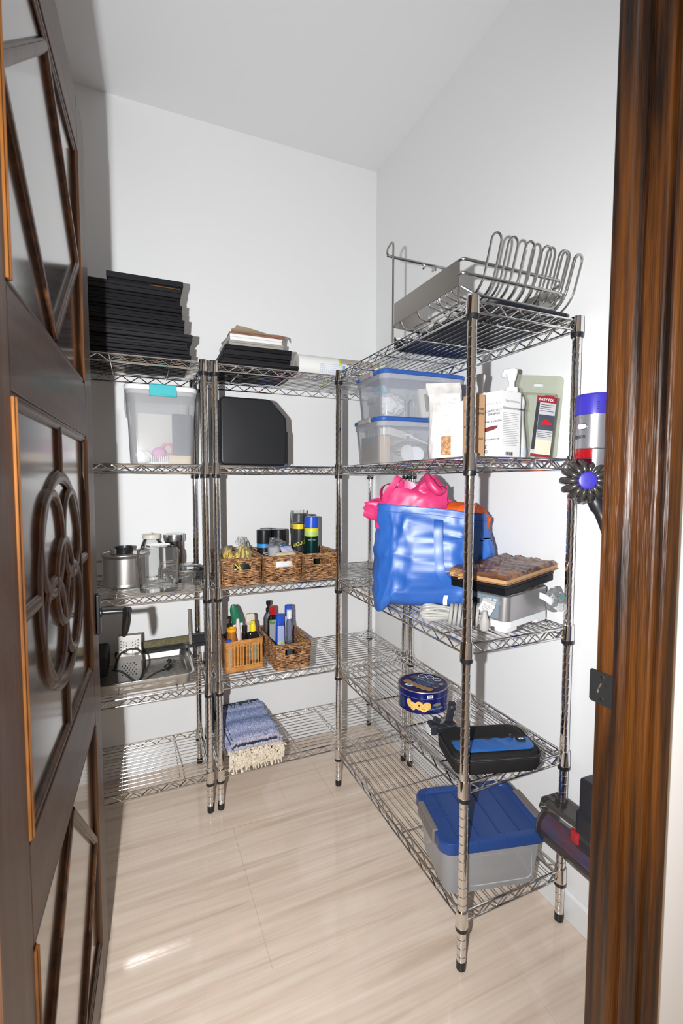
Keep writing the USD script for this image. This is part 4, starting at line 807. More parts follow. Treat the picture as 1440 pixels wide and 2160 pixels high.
for k, x in enumerate((-.323, -.266, -.206, -.144, -.080, -.022)):       # loop prongs: up, over, down, then along the base to the far end
    w = .0165
    def leg(s): return [(x + s * w, RY1 - .03, .020), (x + s * w, RY0 + .075, .020), (x + s * w, RY0 + .012, .050), (x + s * w, RY0 - .020, .150)]
    a, b = leg(-1), leg(1); top = [(x + w * math.cos(q), RY0 - .020 - .006 * math.sin(q), .152 + w * 1.1 * math.sin(q)) for q in np.linspace(PI, 0, 9)]
    O(t, 'prong_loop', tube(np.vstack([fil(a, .045, 6), top[1:-1], fil(b, .045, 6)[::-1]]), W_ * .95, 8), 'rack_wire')
for y in (-1.17, -1.06, -.96): O(t, 'cross_wire', tube(fil([(RX0 + .006, y, .045), (RX0 + .022, y, .012), (RX1 - .02, y, .012), (RX1, y, .062)], .022), W_ * .95, 8), 'rack_wire')
for k in range(5): y = -1.235 + .028 * k; O(t, 'side_prong', tube(fil([(RX0 + .006, y, .055), (RX0 + .012, y, .030), (RX0 + .07, y, .018)], .03), W_ * .85, 8), 'rack_wire')
# tall cup rail at the far end
tall = fil([(RX0 + .010, RY1 - .002, -.0195), (RX0 + .010, RY1 - .002, .322), (RX0 - .014, RY1 - .002, .285), (RX0 - .018, RY1 - .010, .262), (RX0 + .34, RY1 - .010, .262)], .022, 8)
O(t, 'cup_rail', tube(tall, W_, 8), 'rack_wire')
O(t, 'cup_rail', tube(fil([(RX0 + .34, RY1 - .030, .250), (RX0 + .17, RY1 - .030, .250)], .01), W_, 8), 'rack_wire'); O(t, 'cup_rail', tube(fil([(RX0 - .016, RY1 - .008, .262), (RX0 - .008, RY1 - .028, .250), (RX0 + .11, RY1 - .030, .250), (RX0 + .118, RY1 - .030, .240), (RX0 + .110, RY1 - .030, .234)], .006), W_, 8), 'rack_wire')
O(t, 'cup_hook', tube(fil([(RX0 + .17, RY1 - .030, .250), (RX0 + .160, RY1 - .030, .246), (RX0 + .160, RY1 - .030, .236)], .006), W_, 8), 'rack_wire')
for x, y in ((RX0 + .012, RY0 + .03), (RX1, RY0 + .05), (RX1, RY1 - .03)): O(t, 'leg', tube(fil([(x, y, .098), (x, y, -.006), (x + (.02 if x < -.2 else -.02), y, -.0035)], .02), W_, 8), 'rack_wire')
# utensil insert: grey perforated tray along the wall side
O(t, 'utensil_tray', J(box(RX1 - .075, RX1 - .072, -1.26, -.99, .024, .058), box(RX1 - .018, RX1 - .015, -1.26, -.99, .024, .070), box(RX1 - .075, RX1 - .015, -1.26, -.99, .024, .027), box(RX1 - .075, RX1 - .015, -1.262, -1.259, .024, .070)), 'steel_dark')

# ---------------------------------------------------------------- second shelf: bins, bag, boxes, bottles
clear('bin_clear', tint=(.99, .995, 1.), haze=.46, hcol=(.90, .92, .96), rough=.07)
def latch_bin(label, loc, rz, w, d, h, group, lidmat='bin_blue_lid', latch=True):
    t = thing('lidded_bin', label, 'storage bin', loc, rz, group)
    O(t, 'tub', shell(w, d, h - .010, .012, r=.030, n=6), 'bin_clear')
    O(t, 'rim', loft([at(sqloop(w / 2 + .0125, d / 2 + .0125, .032), h - .030), at(sqloop(w / 2 + .0150, d / 2 + .0150, .034), h - .028), at(sqloop(w / 2 + .0150, d / 2 + .0150, .034), h - .0105)], False, False), 'bin_clear')
    a, b = w / 2 + .020, d / 2 + .020
    O(t, 'lid', loft([at(sqloop(a - .004, b - .004, .036), h - .010), at(sqloop(a, b, .04), h - .008), at(sqloop(a, b, .04), h + .002), at(sqloop(a - .004, b - .004, .038), h + .006), at(sqloop(a - .022, b - .022, .03), h + .006), at(sqloop(a - .026, b - .026, .028), h + .002)]), lidmat)
    if latch:
        for s in (-1, 1):
            O(t, 'latch', J(box(s * a - .005, s * a + .005, -b * .42, b * .42, h - .012, h + .0075, .002), *[box(s * (a + .0055) - .001, s * (a + .0055) + .001, -b * .36 + k * b * .105, -b * .33 + k * b * .105, h - .009, h + .004) for k in range(7)]), 'latch_grey')
    return t
mat('bin_blue_lid', (.025, .100, .40), .28); mat('latch_grey', (.30, .27, .265), .5); mat('latch_grey2', (.62, .62, .64), .4)
bn0 = latch_bin('blue lidded clear bin at the bottom of the stack of two', (-.198, -.662, S2 + .0004), -2, .345, .225, .170, 'two blue lidded bins, stacked')
bn1 = latch_bin('blue lidded clear bin resting on the other one, near the shelf above', (-.190, -.662, S2 + .1785), -2, .345, .225, .167, 'two blue lidded bins, stacked')
z0, z1 = S2 + .004, S2 + .182
mat('tan_card', (.50, .36, .24), .7); mat('sky_tape', (.10, .50, .72), .4)
solo('carton', X(box(-.022, .022, -.075, .075, 0, .105, .002), (-.338, -.650, z0 + .001), rz=4), 'tan_card', 'tan carton at the end of the lower blue lidded bin', 'box')
solo('tape_strip', X(box(-.0242, -.0225, -.035, .045, .082, .098), (-.338, -.650, z0 + .001), rz=4), 'sky_tape', 'light blue tape strip on the tan carton in the lower bin', 'tape')
solo('jar_top', X(lathe([(.034, 0), (.036, .002), (.036, .012), (.033, .014)], 36), (-.248, -.742, z0 + .036), rx=78, rz=15), 'white_plastic', 'round white jar lid pressed against the side of the lower bin', 'lid')
solo('jar_top', X(lathe([(.030, 0), (.032, .002), (.032, .016), (.029, .018)], 36), (-.206, -.738, z0 + .033), rx=80, rz=-25), 'white_plastic', 'smaller white jar lid beside the round one in the lower bin', 'lid')
solo('paper_stack', X(box(-.05, .05, -.03, .03, 0, .028, .001), (-.285, -.690, z0 + .105), rz=15, ry=8), 'paper_sheet', 'white paper stack lying high in the lower blue lidded bin', 'paper')
solo('plastic_wrap', X(blob(.075, .04, .028, .6, 31), (-.205, -.680, z0 + .062)), 'thin_film', 'crumpled clear wrap filling the lower blue lidded bin', 'plastic wrap', smooth=20)
solo('grey_cable_bag', X(blob(.045, .035, .03, .3, 33), (-.13, -.622, z0 + .040)), 'slate_plastic', 'dark grey soft pouch in the lower blue lidded bin', 'pouch', smooth=40)
solo('plastic_spoon', X(J(seg((-.08, 0, .03), (.08, 0, -.02), .0035), X(blob(.02, .012, .006, .1, 2, 3), (-.09, 0, .035))), (-.165, -.757, z0 + .075)), 'white_plastic', 'white plastic spoon leaning against the side of the lower bin', 'spoon')
fr = X(prism(sbox(-.06, -.055, .06, .055).difference(sbox(-.038, -.034, .038, .034)), 0, .010), rx=90)
t = thing('picture_frame', 'cream picture frame with dark glass, leaning in the upper bin', 'picture frame', (-.145, -.756, z1 + .062), 0, ry=-9)
O(t, 'frame', fr, 'cream_plastic'); O(t, 'glass', box(-.038, .038, -.007, -.005, -.034, .034), 'slate_plastic')
solo('white_towel', X(blob(.06, .045, .045, .35, 35), (-.285, -.665, z1 + .055)), 'white_cloth', 'crumpled white cloth at the end of the upper blue lidded bin', 'cloth', smooth=60)
solo('blue_cloth', X(blob(.03, .03, .02, .5, 36), (-.318, -.640, z1 + .118)), 'sky_tape', 'small bright blue cloth on top of the white cloth in the upper bin', 'cloth', smooth=60)
solo('clear_jar', X(lathe([(.034, 0), (.036, .003), (.036, .06), (.028, .075)], 32), (-.175, -.690, z1 + .006)), 'pane_glass', 'clear jar between cloth and frame in the upper bin', 'jar')
# paper-and-film bag of flakes
t = thing('flake_bag', 'tall white paper bag with a clear window of brown flakes', 'bag', (-.302, -1.075, S2 + .0004), -30)
n_ = 28; lo = []
for zz, hw, hd, sh_ in ((0, .052, .026, 0), (.006, .056, .030, 0), (.04, .058, .031, 0), (.075, .057, .028, .001), (.12, .055, .022, -.001), (.17, .052, .017, -.004), (.205, .052, .010, -.008), (.222, .053, .004, -.010), (.236, .053, .0022, -.012), (.247, .052, .0018, -.013)):
    q = sqloop(hw, hd, min(hd * .9, .02), 6); k = np.arange(len(q)); w = .0016 * np.sin(k * 1.9 + zz * 90) + .0016 * np.sin(k * .8 - zz * 60); q = q * (1 + w / .05)[:, None]; lo.append(np.c_[q[:, 0] + sh_, q[:, 1] - sh_ * .4, np.full(len(q), zz)])
mat('bag_paper', (.46, .44, .42), .5, var=(.62, .60, .58), vscale=(30, 30, 30), bump=.4, bscale=(50, 50, 50), bdist=.004)
O(t, 'bag', loft(lo), 'bag_paper', 50)
mat('flakes', (.30, .13, .05), .7, var=(.62, .38, .20), vscale=(120, 120, 120), bump=.8, bscale=(200, 200, 200), bdist=.004)
O(t, 'flake_window', rbox(-.020, .054, -.0385, -.018, .016, .074, .004), 'flakes')
rs = np.random.RandomState(8); ch = []
for k in range(150): ch.append(X(box(-.003, .003, -.0008, .0008, -.002, .002), (rs.uniform(-.019, .051), -.0388 - rs.uniform(0, .001), rs.uniform(.020, .070)), rx=rs.uniform(-40, 40), ry=rs.uniform(0, 180), rz=rs.uniform(-30, 30)))
O(t, 'flake_pile', J(ch), 'flakes', False, kind='stuff')
lb = O(t, 'paper_label', X(box(-.024, .030, -.0006, 0, 0, .105), (.008, -.0345, .105), rx=-9), 'white_card'); O(lb, 'label_print', X(J([box(-.018, .020 - .006 * (k % 3), -.0012, -.0006, .012 + .0075 * k, .0128 + .0075 * k) for k in range(5)] + [X(words(w_, .006), (-.018, -.0008, .085 - .011 * i), rx=90) for i, w_ in enumerate(('COCONUT', 'FLAKES', '500 g'))]), (.008, -.0345, .105), rx=-9), 'ink_grey')
# shampoo box
mat('swatch_brown', (.16, .035, .035), .6); mat('cardboard', (.38, .22, .115), .75)
def print_on(face, parent, items, mt_default='ink'):                     # face: (origin, right, out); items: (text, size, u, v, material, bold)
    o, r, nn = [np.asarray(q, float) for q in face]
    for tx, sz, u, v_, mt_, bo in items:
        v, f = words(tx, sz, bo, .0003); O(parent, 'print_text', (o + (v[:, :1] + u) * r + (v[:, 1:2] + v_) * np.array([0, 0, 1.]) + (v[:, 2:] + .0002) * nn, f), mt_)
t = thing('shampoo_box', 'white shampoo box with a brown paint-like swatch', 'box', (-.272, -1.302, S2 + .0004), 0, rz and 0 or 0) if False else thing('shampoo_box', 'white shampoo box with a brown paint-like swatch', 'box', (-.2830, -1.3010, S2 + .0004), 10)
bw_, bd_, bh_ = .086, .078, .187
O(t, 'carton', box(0, bw_, 0, bd_, 0, bh_, .0015), 'white_card', False)
fl_ = ((0, bd_, 0), (0, -1, 0), (-1, 0, 0)); fr_ = ((0, 0, 0), (1, 0, 0), (0, -1, 0))
print_on(fl_, t, [('Daily Perfection', .0062, .010, .150, 'ink_grey', False), ('COLOR PROTECT', .0062, .008, .129, 'ink', True), ('SHAMPOO', .0062, .030, .120, 'ink', True), ('VIBRANT & SHINING', .0050, .010, .100, 'ink', True), ('KERATIN with BIOTIN', .0040, .014, .050, 'ink', True), ('ZE', .0095, .014, .026, 'ink', True), ('RO', .0095, .014, .013, 'ink', True)])
print_on(fr_, t, [('Daily Perfection', .0062, .016, .156, 'ink_grey', False), ('COLOR PROTECT SHAMPOO', .0051, .006, .136, 'ink', True)])
O(t, 'swatch', X(prism(Polygon([(-.030, -.002), (-.022, .003), (-.012, .007), (.018, .010), (.029, .009), (.024, .002), (.012, -.002), (-.008, -.005), (-.024, -.007)]), 0, .0004), (-.0002, bd_ / 2, .080), rx=90, rz=-90), 'swatch_brown')
O(t, 'fine_print', J([box(.007, .078 - .012 * ((k * 7) % 4) / 3, -.0003, 0, .124 - .0050 * k, .1250 - .0050 * k) for k in range(19)]), 'ink_grey'); rb = random.Random(3)
bars = []; xx = .022
while xx < .052: wd = rb.choice((.0006, .0011, .0016)); bars.append(box(xx, xx + wd, -.0003, 0, .006, .016)); xx += wd + rb.choice((.0006, .0011))
O(t, 'barcode', J(bars), 'ink')
t = thing('pump_bottle', 'white pump bottle behind the shampoo box', 'pump bottle', (-.2320, -1.150, S2 + .0004), -35)
def pump_top(t, zc, r=.018):
    O(t, 'pump_collar', lathe([(r * .9, zc), (r, zc + .002), (r, zc + .018), (r * .92, zc + .022), (r * .6, zc + .023)], 28), 'white_plastic')
    O(t, 'pump_head', J(lathe([(r * .45, zc + .023), (r * .45, zc + .040), (r * .62, zc + .046), (r * .80, zc + .064), (r * .86, zc + .066), (r * .86, zc + .076), (r * .7, zc + .079)], 24), rbox(-.026, .004, -.009, .009, zc + .063, zc + .0785, .005), X(rbox(-.006, .006, -.006, .006, -.008, .008, .004), (-.024, 0, zc + .061))), 'white_plastic')
O(t, 'bottle', loft([at(sqloop(.036, .030, .028), 0), at(sqloop(.040, .034, .032), .005), at(sqloop(.039, .033, .031), .150), at(sqloop(.032, .028, .027), .172), at(sqloop(.016, .016, .0155), .184)]), 'white_plastic'); pump_top(t, .1845, .0165)
t = thing('pump_bottle', 'taller white pump bottle with waisted body, right of the shampoo box', 'pump bottle', (-.166, -1.212, S2 + .0004), -28)
O(t, 'bottle', loft([at(sqloop(.040, .034, .030), 0), at(sqloop(.046, .038, .034), .006), at(sqloop(.0445, .037, .034), .05), at(sqloop(.036, .034, .032), .120), at(sqloop(.036, .034, .032), .145), at(sqloop(.040, .035, .033), .170), at(sqloop(.036, .031, .030), .186), at(sqloop(.020, .019, .0185), .194)]), 'white_plastic'); pump_top(t, .1945, .0195)
O(t, 'base_band', loft([at(sqloop(.0466, .0386, .0345), .007), at(sqloop(.0462, .0384, .0345), .032)], False, False), 'pale_blue')
mat('pale_blue', (.60, .70, .80), .35) if False else None
t = thing('brown_carton', 'narrow brown cardboard box behind the front post', 'box', (-.350, -1.268, S2 + .0004), 0)
O(t, 'carton', box(0, .038, 0, .05, 0, .176, .001), 'cardboard', False); print_on(((0, .05, 0), (0, -1, 0), (-1, 0, 0)), t, [('SHAMPOO', .006, .006, .13, 'ink', True), ('KERATIN', .006, .006, .085, 'ink', True)]); print_on(((0, 0, 0), (1, 0, 0), (0, -1, 0)), t, [('HAIR', .006, .014, .132, 'ink', True), ('MASK', .006, .012, .120, 'ink', True), ('500', .006, .016, .05, 'ink', True)])
t = thing('white_carton', 'thin white box edge just left of the front post', 'box', (-.333, -1.208, S2 + .0004), 0)
O(t, 'carton', box(0, .03, 0, .07, 0, .170, .001), 'white_card', False)
# clamshell packages against the wall
clear('clamshell', tint=(.93, .95, .90), haze=.22, hcol=(.70, .72, .60), rough=.10); mat('card_red', (.26, .02, .03), .4); mat('card_grey', (.48, .48, .50), .45); mat('card_beige', (.72, .60, .46), .5); mat('tape_cream', (.66, .64, .52), .45); mat('photo_dark', (.06, .07, .09), .35)
t = thing('clamshell_pack', 'clear hanging blister package leaning on the wall, holding a cream roll', 'package', (-.092, -1.222, S2 + .0065), -30, ry=4)
O(t, 'backing', prism(affinity.translate(Polygon(sqloop(.080, .128, .014)), 0, .1285).difference(affinity.translate(sbox(-.014, -.004, .014, .004), 0, .225)), 0, .0012) if False else X(prism(affinity.translate(Polygon(sqloop(.080, .128, .014)), 0, .1285).difference(affinity.translate(sbox(-.016, -.004, .016, .005), 0, .226)), 0, .0014), (0, .014, 0), rx=90), 'clamshell')
O(t, 'fold', J(box(-.072, .060, .006, .012, .195, .201, .002), box(.056, .062, .004, .012, .02, .198, .002)), 'clamshell')
O(t, 'cream_roll', X(prism(Polygon([(-.020, -.006), (.016, -.010), (.020, .012), (-.006, .020)]), 0, .155), (.030, -.012, .012), ry=2), 'tape_cream', False); O(t, 'red_tip', X(box(-.012, .014, -.006, .010, 0, .024), (.034, -.008, .1675), ry=2), 'card_red', False)
O(t, 'red_tip', X(box(-.016, .016, -.008, .012, 0, .010), (.028, -.012, .0015), ry=2), 'card_red', False)
t = thing('printed_card', 'red and grey printed card pack with a small car picture, beside the cream roll', 'package', (-.1400, -1.302, S2 + .0040), -18, ry=6)
O(t, 'card', box(-.030, .030, -.003, .003, 0, .175, .001), 'card_grey', False); O(t, 'header', box(-.0301, .0301, -.0034, -.003, .157, .175), 'card_red', False); O(t, 'side_strip', box(-.0302, -.020, -.0036, -.003, .020, .157), 'ink', False)
O(t, 'picture', box(-.019, .029, -.0035, -.003, .078, .122), 'photo_dark', False); O(t, 'car_picture', X(prism(Polygon([(-.016, 0), (.014, .002), (.016, .008), (.006, .010), (.001, .016), (-.008, .015), (-.015, .009)]), 0, .0006), (.008, -.0036, .093), rx=90), 'red_plastic', False); O(t, 'beige_panel', box(-.018, .029, -.0035, -.003, .008, .050), 'card_beige', False); O(t, 'foot_strip', box(-.0301, .0301, -.0036, -.003, .0, .008), 'card_red', False)
print_on(((0, -.0034, 0), (1, 0, 0), (0, -1, 0)), t, [('EASY FIX', .007, -.024, .162, 'white_card', True)]); O(t, 'print_lines', J([box(-.017, .024 - .005 * (k % 3), -.0034, -.003, .150 - .006 * k, .1515 - .006 * k) for k in range(4)] + [box(-.017, .026 - .006 * (k % 2), -.0034, -.003, .072 - .005 * k, .0732 - .005 * k) for k in range(4)]), 'ink')
# ---------------------------------------------------------------- right rack, third shelf: blue bag
mat('bag_blue', (.014, .085, .35), .40, spec=.6, var=(.024, .12, .44), vscale=(6, 6, 6)); mat('bag_pink', (.52, .018, .115), .40, spec=.6, var=(.62, .045, .18), vscale=(12, 12, 12)); mat('orange_cloth', (.80, .11, .008), .6)
E1, E2, A0 = np.array([.815, -.579, 0]), np.array([.579, .815, 0]), np.array([-.476, -.880, 0.])
def BG_(u, w, z): return A0 + u * E1 + w * E2 + np.array([0, 0, z])
def bagmap(m): v, f = V(m); return A0 + v[:, :1] * E1 + v[:, 1:2] * E2 + v[:, 2:] * np.array([0, 0, 1.]), f
def fold(v, amp, freq, seed):
    rs = np.random.RandomState(seed); d = np.zeros(len(v))
    for _ in range(10):
        k = rs.normal(size=3) * freq; d += (1 - np.abs(np.sin(v @ k + rs.uniform(0, 6)))) ** 3 * rs.uniform(.4, 1.)
    return (d - d.mean()) * amp
t = thing('shopping_bag', 'bright blue reusable shopping bag stuffed full, hanging over the shelf edge', 'bag', (0, 0, 0), 0)
n_ = 140; L = []; zs = np.r_[np.linspace(0, .03, 5), np.linspace(.045, .345, 40)]
for zz in zs:
    k = zz / .345
    hu = .205 + .016 * math.sin(PI * k * .9) - .022 * k; hw = .098 - .012 * k
    if zz < .03: q_ = math.sqrt(max(0, 1 - ((.03 - zz) / .032) ** 2)); hu *= .86 + .14 * q_; hw *= .6 + .4 * q_
    an = np.arange(n_) * 2 * PI / n_; e = .42
    x = np.sign(np.cos(an)) * np.abs(np.cos(an)) ** e * hu; y = np.sign(np.sin(an)) * np.abs(np.sin(an)) ** e * hw
    bulge = .020 * np.sin(PI * min(1, k * 1.05)) * np.clip(-np.sin(an), 0, 1) * (1 - (x / hu) ** 2)
    L.append(np.c_[x + .215 - .010 * k, y + .098 - bulge, np.full(n_, zz)])
G = np.array(L); flat_ = G.reshape(-1, 3); d = fold(flat_ * [1, .6, 1.], .0085, 10, 5) + fold(flat_ * [1.2, 1, .8], .0050, 20, 9)
cen = np.array([.21, .10]); out = flat_[:, :2] - cen; out /= np.linalg.norm(out / [2.2, 1], axis=1, keepdims=True) + 1e-9; out /= np.linalg.norm(out, axis=1, keepdims=True)
edge = np.clip((flat_[:, 2] - .0) / .05, 0, 1) * np.clip((.345 - flat_[:, 2]) / .05, .15, 1)
flat_[:, :2] += out * (d * edge)[:, None]
xw = A0[0] + flat_[:, 0] * E1[0] + flat_[:, 1] * E2[0]; left = np.clip((-.416 - xw) / .040, 0, 1); low = np.clip(1 - flat_[:, 2] / .30, 0, 1)
flat_[:, 2] += S3 + .0035 - .066 * left ** .7 * low ** .8 + .012 * np.clip(1 - flat_[:, 0] / .2, 0, 1) * (flat_[:, 2] / .345)
flat_[:, 2] += np.where(flat_[:, 2] > S3 + .25, -.022 * np.clip((flat_[:, 0] - .20) / .2, 0, 1), 0)
G = flat_.reshape(len(zs), n_, 3); O(t, 'body', bagmap(loft(list(G), True, False)), 'bag_blue', True)
rim = G[-1].copy(); inn = rim.copy(); inn[:, :2] = cen + (inn[:, :2] - cen) * .985; inn2 = inn.copy(); inn2[:, 2] -= .05
O(t, 'inside', bagmap(loft([rim, inn, inn2], False, False)), 'bag_blue', True)
O(t, 'hem', bagmap(J(tube(np.vstack([rim, rim[:1]]), .0022, 6), tube(np.vstack([q for q in [G[-4] + np.c_[out.reshape(len(zs), n_, 2)[-4] * .0012, np.zeros(n_)]]] + [(G[-4] + np.c_[out.reshape(len(zs), n_, 2)[-4] * .0012, np.zeros(n_)])[:1]]), .0010, 5))), 'bag_blue', True)
def ribbon(path, wdir, w, th=.0016):
    p = np.asarray(path, float); wd = np.asarray(wdir, float)
    if wd.ndim == 1: wd = np.broadcast_to(wd, p.shape)
    wd = wd / np.linalg.norm(wd, axis=1, keepdims=True); tn = np.gradient(p, axis=0); tn /= np.linalg.norm(tn, axis=1, keepdims=True); nn = np.cross(tn, wd); nn /= np.linalg.norm(nn, axis=1, keepdims=True)
    return loft([[p[i] - wd[i] * w / 2 - nn[i] * th, p[i] + wd[i] * w / 2 - nn[i] * th, p[i] + wd[i] * w / 2 + nn[i] * th, p[i] - wd[i] * w / 2 + nn[i] * th] for i in range(len(p))])
def front_w(u, z):                                                       # depth of the bag's front face at (u, z)
    q = G.reshape(-1, 3); m = q[:, 1] < .10; q = q[m]; i = np.argsort((q[:, 0] - u) ** 2 + (q[:, 2] - z) ** 2)[:4]; return q[i, 1].min()
hz = [(.232, 1.246), (.232, 1.20), (.234, 1.14), (.240, 1.085), (.262, 1.045), (.300, 1.035), (.335, 1.060), (.348, 1.11), (.352, 1.17), (.352, 1.222)]
hp = smoothcurve([(u, front_w(u, z) - .011, z) for u, z in hz], 5); tn = np.gradient(hp, axis=0); wd = np.c_[tn[:, 2], np.zeros(len(tn)), -tn[:, 0]]
O(t, 'handle', bagmap(ribbon(hp, wd, .030, .0018)), 'bag_blue', True)
O(t, 'care_tag', bagmap(ribbon(smoothcurve([(.262, front_w(.262, .985) - .004, .992), (.258, front_w(.26, .97) - .016, .980), (.258, front_w(.26, .97) - .020, .962), (.262, front_w(.26, .96) - .018, .945)], 4), (1, 0, 0), .014, .0006)), 'white_card', True, label='white care tag')
# pink bags and the orange cloth inside it
def crumple(rx, ry, rz, amp, seed, sub=4):
    v, f = V(trimesh.creation.icosphere(sub, 1.)); v = np.sign(v) * np.abs(v) ** .8; v = v / np.linalg.norm(v, axis=1, keepdims=True) ** .4; d = fold(v, amp, 2.2, seed); return (v * (1 + d)[:, None]) * [rx, ry, rz], f
pt = thing('pink_bag', 'shiny pink shopping bag with loop handles, crammed into the blue bag', 'bag', (0, 0, 0), 0)
def sheet(rows, th=.0022, crease=.004, seed=1, sub=5):                    # quilt of points -> a creased sheet with thickness
    from scipy.interpolate import RectBivariateSpline
    g = np.array(rows, float); a, b = g.shape[:2]; A, B = np.linspace(0, a - 1, (a - 1) * sub + 1), np.linspace(0, b - 1, (b - 1) * sub + 1); kx, ky = min(2, a - 1), min(2, b - 1)
    q = np.stack([RectBivariateSpline(np.arange(a), np.arange(b), g[:, :, i], kx=kx, ky=ky, s=0)(A, B) for i in range(3)], -1); na, nb = q.shape[:2]; v = q.reshape(-1, 3)
    dz = fold(v, crease, 30, seed); v = v + np.outer(dz, [.2, -1, .2]); fa = []
    for r in range(na - 1):
        for c in range(nb - 1): k = r * nb + c; fa += [(k, k + nb, k + nb + 1), (k, k + nb + 1, k + 1)]
    fa = np.array(fa); n = len(v); v2 = v + [0, th, 0]; bd = [k for k in range(nb)] + [r * nb + nb - 1 for r in range(1, na)] + [(na - 1) * nb + c for c in range(nb - 2, -1, -1)] + [r * nb for r in range(na - 2, 0, -1)]; s_ = []
    for i, a_ in enumerate(bd): b_ = bd[(i + 1) % len(bd)]; s_ += [(a_, b_, b_ + n), (a_, b_ + n, a_ + n)]
    return np.vstack([v, v2]), np.vstack([fa[:, ::-1], fa + n, np.array(s_)])
zt = S3
O(pt, 'body', bagmap(X(crumple(.118, .062, .085, .30, 14), (.135, .105, zt + .325))), 'bag_pink', 40)
O(pt, 'front_panel', bagmap(sheet([[(.010, .045, zt + .27), (.10, .025, zt + .27), (.19, .030, zt + .27), (.255, .06, zt + .27)], [(.012, .050, zt + .345), (.10, .030, zt + .355), (.19, .035, zt + .36), (.260, .06, zt + .36)], [(.030, .060, zt + .375), (.09, .045, zt + .415), (.18, .05, zt + .405), (.262, .075, zt + .425)]], seed=3)), 'bag_pink', 40)
O(pt, 'rolled_top', bagmap(sheet([[(.110, .070, zt + .395), (.17, .05, zt + .385), (.245, .075, zt + .39)], [(.145, .085, zt + .420), (.185, .045, zt + .415), (.250, .085, zt + .420)], [(.170, .105, zt + .455), (.205, .07, zt + .462), (.232, .10, zt + .440)]], th=.004, crease=.007, seed=7)), 'bag_pink', 40)
O(pt, 'rolled_top', bagmap(tube(smoothcurve([(.190, .055, zt + .458), (.205, .040, zt + .43), (.228, .040, zt + .405), (.246, .055, zt + .415)], 5), [.012] * 4 + [.016] * 8 + [.013] * 4, 10)), 'bag_pink', True)
O(pt, 'handle', bagmap(ribbon(smoothcurve([(.050, .045, zt + .360), (.052, .035, zt + .395), (.075, .030, zt + .425), (.092, .035, zt + .452), (.100, .055, zt + .445), (.098, .075, zt + .41), (.100, .085, zt + .37)], 6), (.9, .35, -.5), .022, .0012)), 'bag_pink', True)
O(pt, 'handle', bagmap(ribbon(smoothcurve([(.040, .06, zt + .365), (.030, .055, zt + .400), (.044, .055, zt + .425), (.075, .06, zt + .425), (.098, .07, zt + .395), (.106, .075, zt + .365)], 6), (.3, .9, .2), .020, .0012)), 'bag_pink', True)
solo('orange_cloth', bagmap(X(crumple(.090, .066, .070, .14, 22), (.315, .100, zt + .292))), 'orange_cloth', 'folded orange cloth showing at the top of the blue bag', 'cloth', smooth=60)

# board on the black box on the silver appliance
mat('board_top', (.060, .020, .012), .35, var=(.30, .13, .055), vscale=(42, 4, 20), coat=.3, bump=.6, bscale=(90, 14, 60), bdist=.004, pos=(.42, .68)); mat('board_edge', (.40, .23, .095), .6, var=(.52, .32, .15), vscale=(4, 4, 90)); mat('splinter', (.50, .30, .12), .7)
ang = 15.5
t = thing('silver_appliance', 'silver appliance with white base and perforated top', 'appliance', (-.262, -1.318, S3 + .0004), ang)
aw, ad = .235, .165
O(t, 'base', J(loft([at(sqloop(aw / 2 - .004, ad / 2 - .004, .02) + [aw / 2, ad / 2], .012), at(sqloop(aw / 2, ad / 2, .022) + [aw / 2, ad / 2], .015), at(sqloop(aw / 2, ad / 2, .022) + [aw / 2, ad / 2], .034)])), 'white_plastic')
for x, y in ((.004, .004), (aw - .064, .004), (.004, ad - .045), (aw - .064, ad - .045)): O(t, 'foot', rbox(x, x + .060, y, y + .041, 0, .022, .006), 'white_plastic')
O(t, 'housing', loft([at(sqloop(aw / 2, ad / 2, .022) + [aw / 2, ad / 2], .0345), at(sqloop(aw / 2, ad / 2, .022) + [aw / 2, ad / 2], .106), at(sqloop(aw / 2 - .003, ad / 2 - .003, .02) + [aw / 2, ad / 2], .109)]), 'appliance_silver')
tp = Polygon(sqloop(aw / 2 - .004, ad / 2 - .004, .02) + [aw / 2, ad / 2])
hol = unary_union([Point(.015 + .0092 * i + (.0046 if j % 2 else 0), .014 + .0082 * j).buffer(.0026, 3) for i in range(23) for j in range(18)])
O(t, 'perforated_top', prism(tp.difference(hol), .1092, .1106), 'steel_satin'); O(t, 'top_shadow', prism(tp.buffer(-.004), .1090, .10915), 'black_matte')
O(t, 'side_panel', box(-.0014, .0002, .028, ad - .020, .040, .104, .0005), 'panel_bluegrey')
O(t, 'switch', box(-.0050, -.0012, .060, .074, .048, .054, .001), 'black_plastic'); O(t, 'red_sticker', X(lathe([(.0045, 0), (.0045, .0006)], 16), (-.0014, .054, .070), ry=-90), 'red_plastic'); O(t, 'socket', box(-.004, -.0012, .090, .116, .074, .090, .001), 'black_matte'); O(t, 'socket', box(-.004, -.0012, .120, .140, .074, .090, .001), 'black_matte')
print_on(((-.0016, ad - .02, 0), (0, -1, 0), (-1, 0, 0)), t, [('MODEL 110V', .0045, .075, .092, 'white_card', True), ('60 Hz 150 W', .0035, .080, .085, 'white_card', False), ('POWER', .0032, .080, .060, 'white_card', False)])
R = rot('z', ang)
def onA(x, y, z): return tuple(R @ [x, y, 0] + np.array([-.262, -1.318, z]))
t = thing('black_box', 'flat black box under the wooden board, on the silver appliance', 'box', onA(-.026, -.010, S3 + .1165), ang, ry=-3.0)
O(t, 'base', box(0, .262, 0, .188, 0, .020, .0015), 'black_box', False); O(t, 'lid', box(-.001, .263, -.001, .189, .0205, .029, .0015), 'black_box_soft', False)
t = thing('carved_board', 'thick wooden board with rough dark brown top, lying on the black box', 'board', onA(-.028, -.014, S3 + .1466), ang, ry=-3.2)
